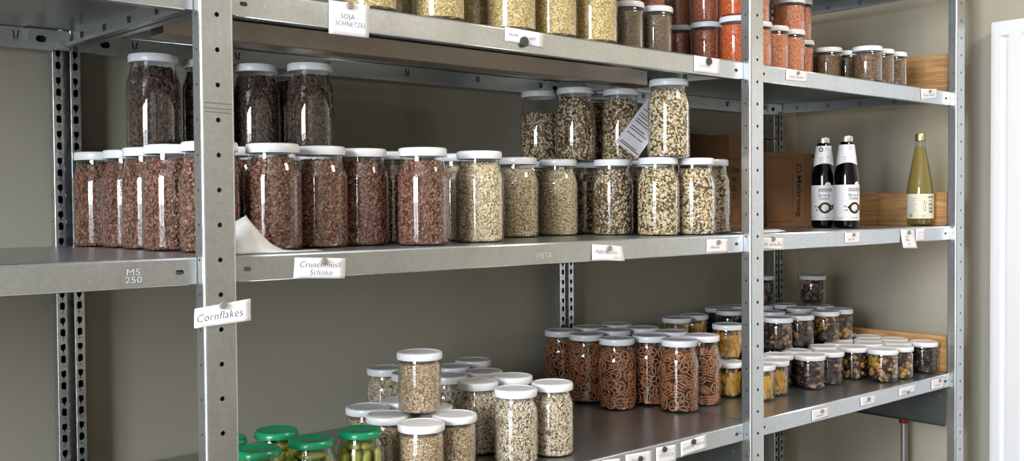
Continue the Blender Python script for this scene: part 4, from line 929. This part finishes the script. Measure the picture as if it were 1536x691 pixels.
for lab, c, m, w in (('small note on the bottom shelf nearest to the yellow fruit', [(1.5507,-.4954),(1.6257,-.4966),(1.6272,-.5204),(1.5522,-.5237)], (1.5939,-.5020,.0045), '#6'), ('small note on the bottom shelf left of the slanted one', [(1.7765,-.4928),(1.8538,-.4957),(1.8539,-.518),(1.7799,-.5177)], (1.8165,-.4999,.0045), '#6'),
                    ('slanted small note below the brightest mixed fruit jar', [(1.9774,-.4942),(2.0702,-.4936),(2.0703,-.5143),(1.9774,-.5162)], (2.0252,-.5095,.0042), '#9'), ('small note at the right end of the bottom shelf', [(2.1633,-.4926),(2.2419,-.4961),(2.24,-.5231),(2.1634,-.5213)], (2.2114,-.4996,.0042), '#6')):
    paper(lab, c, Y, [(w, .0115, .5, .62, .15, .95)], 'ink_faint', mag=m+(False,))
paper('long note reading gemischte Mandeln left of the second post', [(1.048,-.4935),(1.1344,-.4897),(1.1342,-.5198),(1.0489,-.5259)], Y, [('gemischte Mandeln', .0108, .5, .50, .2, .92)], 'ink_grey', curl=.01, mag=(1.0894, -.4985, .0060, True))
paper('note with rounded corners reading Nudeln', [(.969,-.4921),(1.0336,-.4955),(1.0334,-.5310),(.9688,-.5300)], Y, [('NUDELN', .0108, .5, .52, 0, 1.1)], 'ink_grey', mag=(.9935, -.4992, .0058, True))
paper('note cut by the lower picture edge, left of the Nudeln note', [(.8748,-.4917),(.9543,-.4953),(.9542,-.5217),(.8766,-.5205)], Y, [('#8', .0110, .5, .52, .2, .95)], 'ink_faint', mag=(.918, -.5062, .0056, True))
paper('note of which only the top edge shows at the bottom', [(.8048,-.4905),(.8589,-.4951),(.8588,-.5187),(.8065,-.516)], Y, [])
paper('white note reading Cornflakes on the nearest front post', [(-.0399,-.1274),(.0461,-.1185),(.0445,-.1502),(-.0423,-.1546)], -.0014, [('Cornflakes', .0150, .44, .56, .15, 1.08)], bend=.003, mag=(.0018, -.1245, .0058, False))

def loft(rows, label, mat='paper', cat='paper', group=None, name='paper_sheet'):
    n = len(rows[0]); c = Vector(rows[0][0]); b = MB(); b.add([Vector(p)-c for r in rows for p in r], [(j*n+i, j*n+i+1, (j+1)*n+i+1, (j+1)*n+i) for j in range(len(rows)-1) for i in range(n-1)])
    o = obj(name, b.mesh(name, M[mat], True)); o.location = c; solid(o, .0003, 0); tag(o, label, cat, group); return o
z0 = MZ+.0012
K = [(.030,.048,-.0135), (.060,.060,-.0070), (.075,.0755,.0005), (.079,.079,.0032), (.083,.0825,-.0020), (.097,.096,-.0170), (.118,.116,-.0385), (.138,.136,-.0515), (.160,.165,-.0560), (.188,.200,z0+.0004)]   # x at the shelf edge, x and height of the raised rim
rows = []
for q in range(7):
    t_ = q/6; rows.append([(xb*(1-t_)+xt*t_, .032+.044*t_-.010*math.sin(PI*t_)*(zt-z0)/.06, z0+(max(zt, z0+.0002)-z0)*t_**1.25) for xb, xt, zt in K])
loft(rows, 'curled blank sheet of paper beside the nearest front post')
loft([[(1.340,.040,z0), (1.385,.040,z0), (1.43,.040,z0), (1.478,.042,z0+.002)], [(1.340,.09,z0), (1.39,.09,z0+.0004), (1.445,.09,z0+.002), (1.51,.09,z0+.005)], [(1.345,.15,z0), (1.40,.15,z0), (1.46,.15,z0+.001), (1.53,.15,z0+.003)]], 'flat sheet of paper lying by the second front post')
# printed sheet leaning between the upper muesli jars
def slip():
    A, B2, C2 = Vector((1.0683, .222, .1586)), Vector((1.0683+.083, .224, .1586+.069+.028)), Vector((1.122, .200, MZ+.1760))
    A = Vector((1.060, .214, .1576)); D = Vector((1.1245, .206, MZ+.1765)); u = (D-A); wv = Vector((.128, .014, .108))
    b = MB(); n = 5
    P = lambda s, t, o=0: tuple(A+u*s+wv*t+Vector((0, -o, 0)))
    b.add([P(i/n, j/n) for j in range(n+1) for i in range(n+1)], [(j*(n+1)+i, j*(n+1)+i+1, (j+1)*(n+1)+i+1, (j+1)*(n+1)+i) for j in range(n) for i in range(n)])
    b.v = [(x-A.x, y-A.y, z-A.z) for x, y, z in b.v]; o = obj('paper_slip', b.mesh('paper_slip', M['paper'])); o.location = A; solid(o, .0003, 0); tag(o, 'printed slip of paper leaning askew between the upper muesli jars', 'paper')
    p = MB()
    for k, (s0, s1, t0) in enumerate(((.08, .95, .05), (.12, .80, .085), (.1, .5, .27), (.55, .8, .27), (.1, .85, .36), (.1, .7, .41), (.1, .9, .52), (.1, .75, .57), (.1, .9, .64), (.1, .6, .69), (.1, .85, .78))):
        p.add([P(s0, t0, .0007), P(s1, t0, .0007), P(s1, t0+.016, .0007), P(s0, t0+.016, .0007)], [(0, 1, 2, 3)])
    p.v = [(x-A.x, y-A.y, z-A.z) for x, y, z in p.v]; obj('slip_print', p.mesh('slip_print', M['ink_grey']), o)
slip()

# ------------------------------------------------------------------ pole behind the shelving
t = thing('broom_pole', 'grey pole with a red cap leaning behind the right end of the shelving', 'pole', (2.405, .225, FLOOR))
b = MB(); b.tube([(0, 0, 0), (.006, .006, .765)], .0105, 14); obj('shaft', b.mesh('shaft', M['pole'], 'auto'), t)
b = MB(); b.lathe([(0, -.002), (.0145, 0), (.0152, .003), (.0152, .028), (.0135, .033), (0, .034)], 24); o = obj('cap', b.mesh('cap', M['red'], 'auto'), t); o.location = (.006, .006, .750)
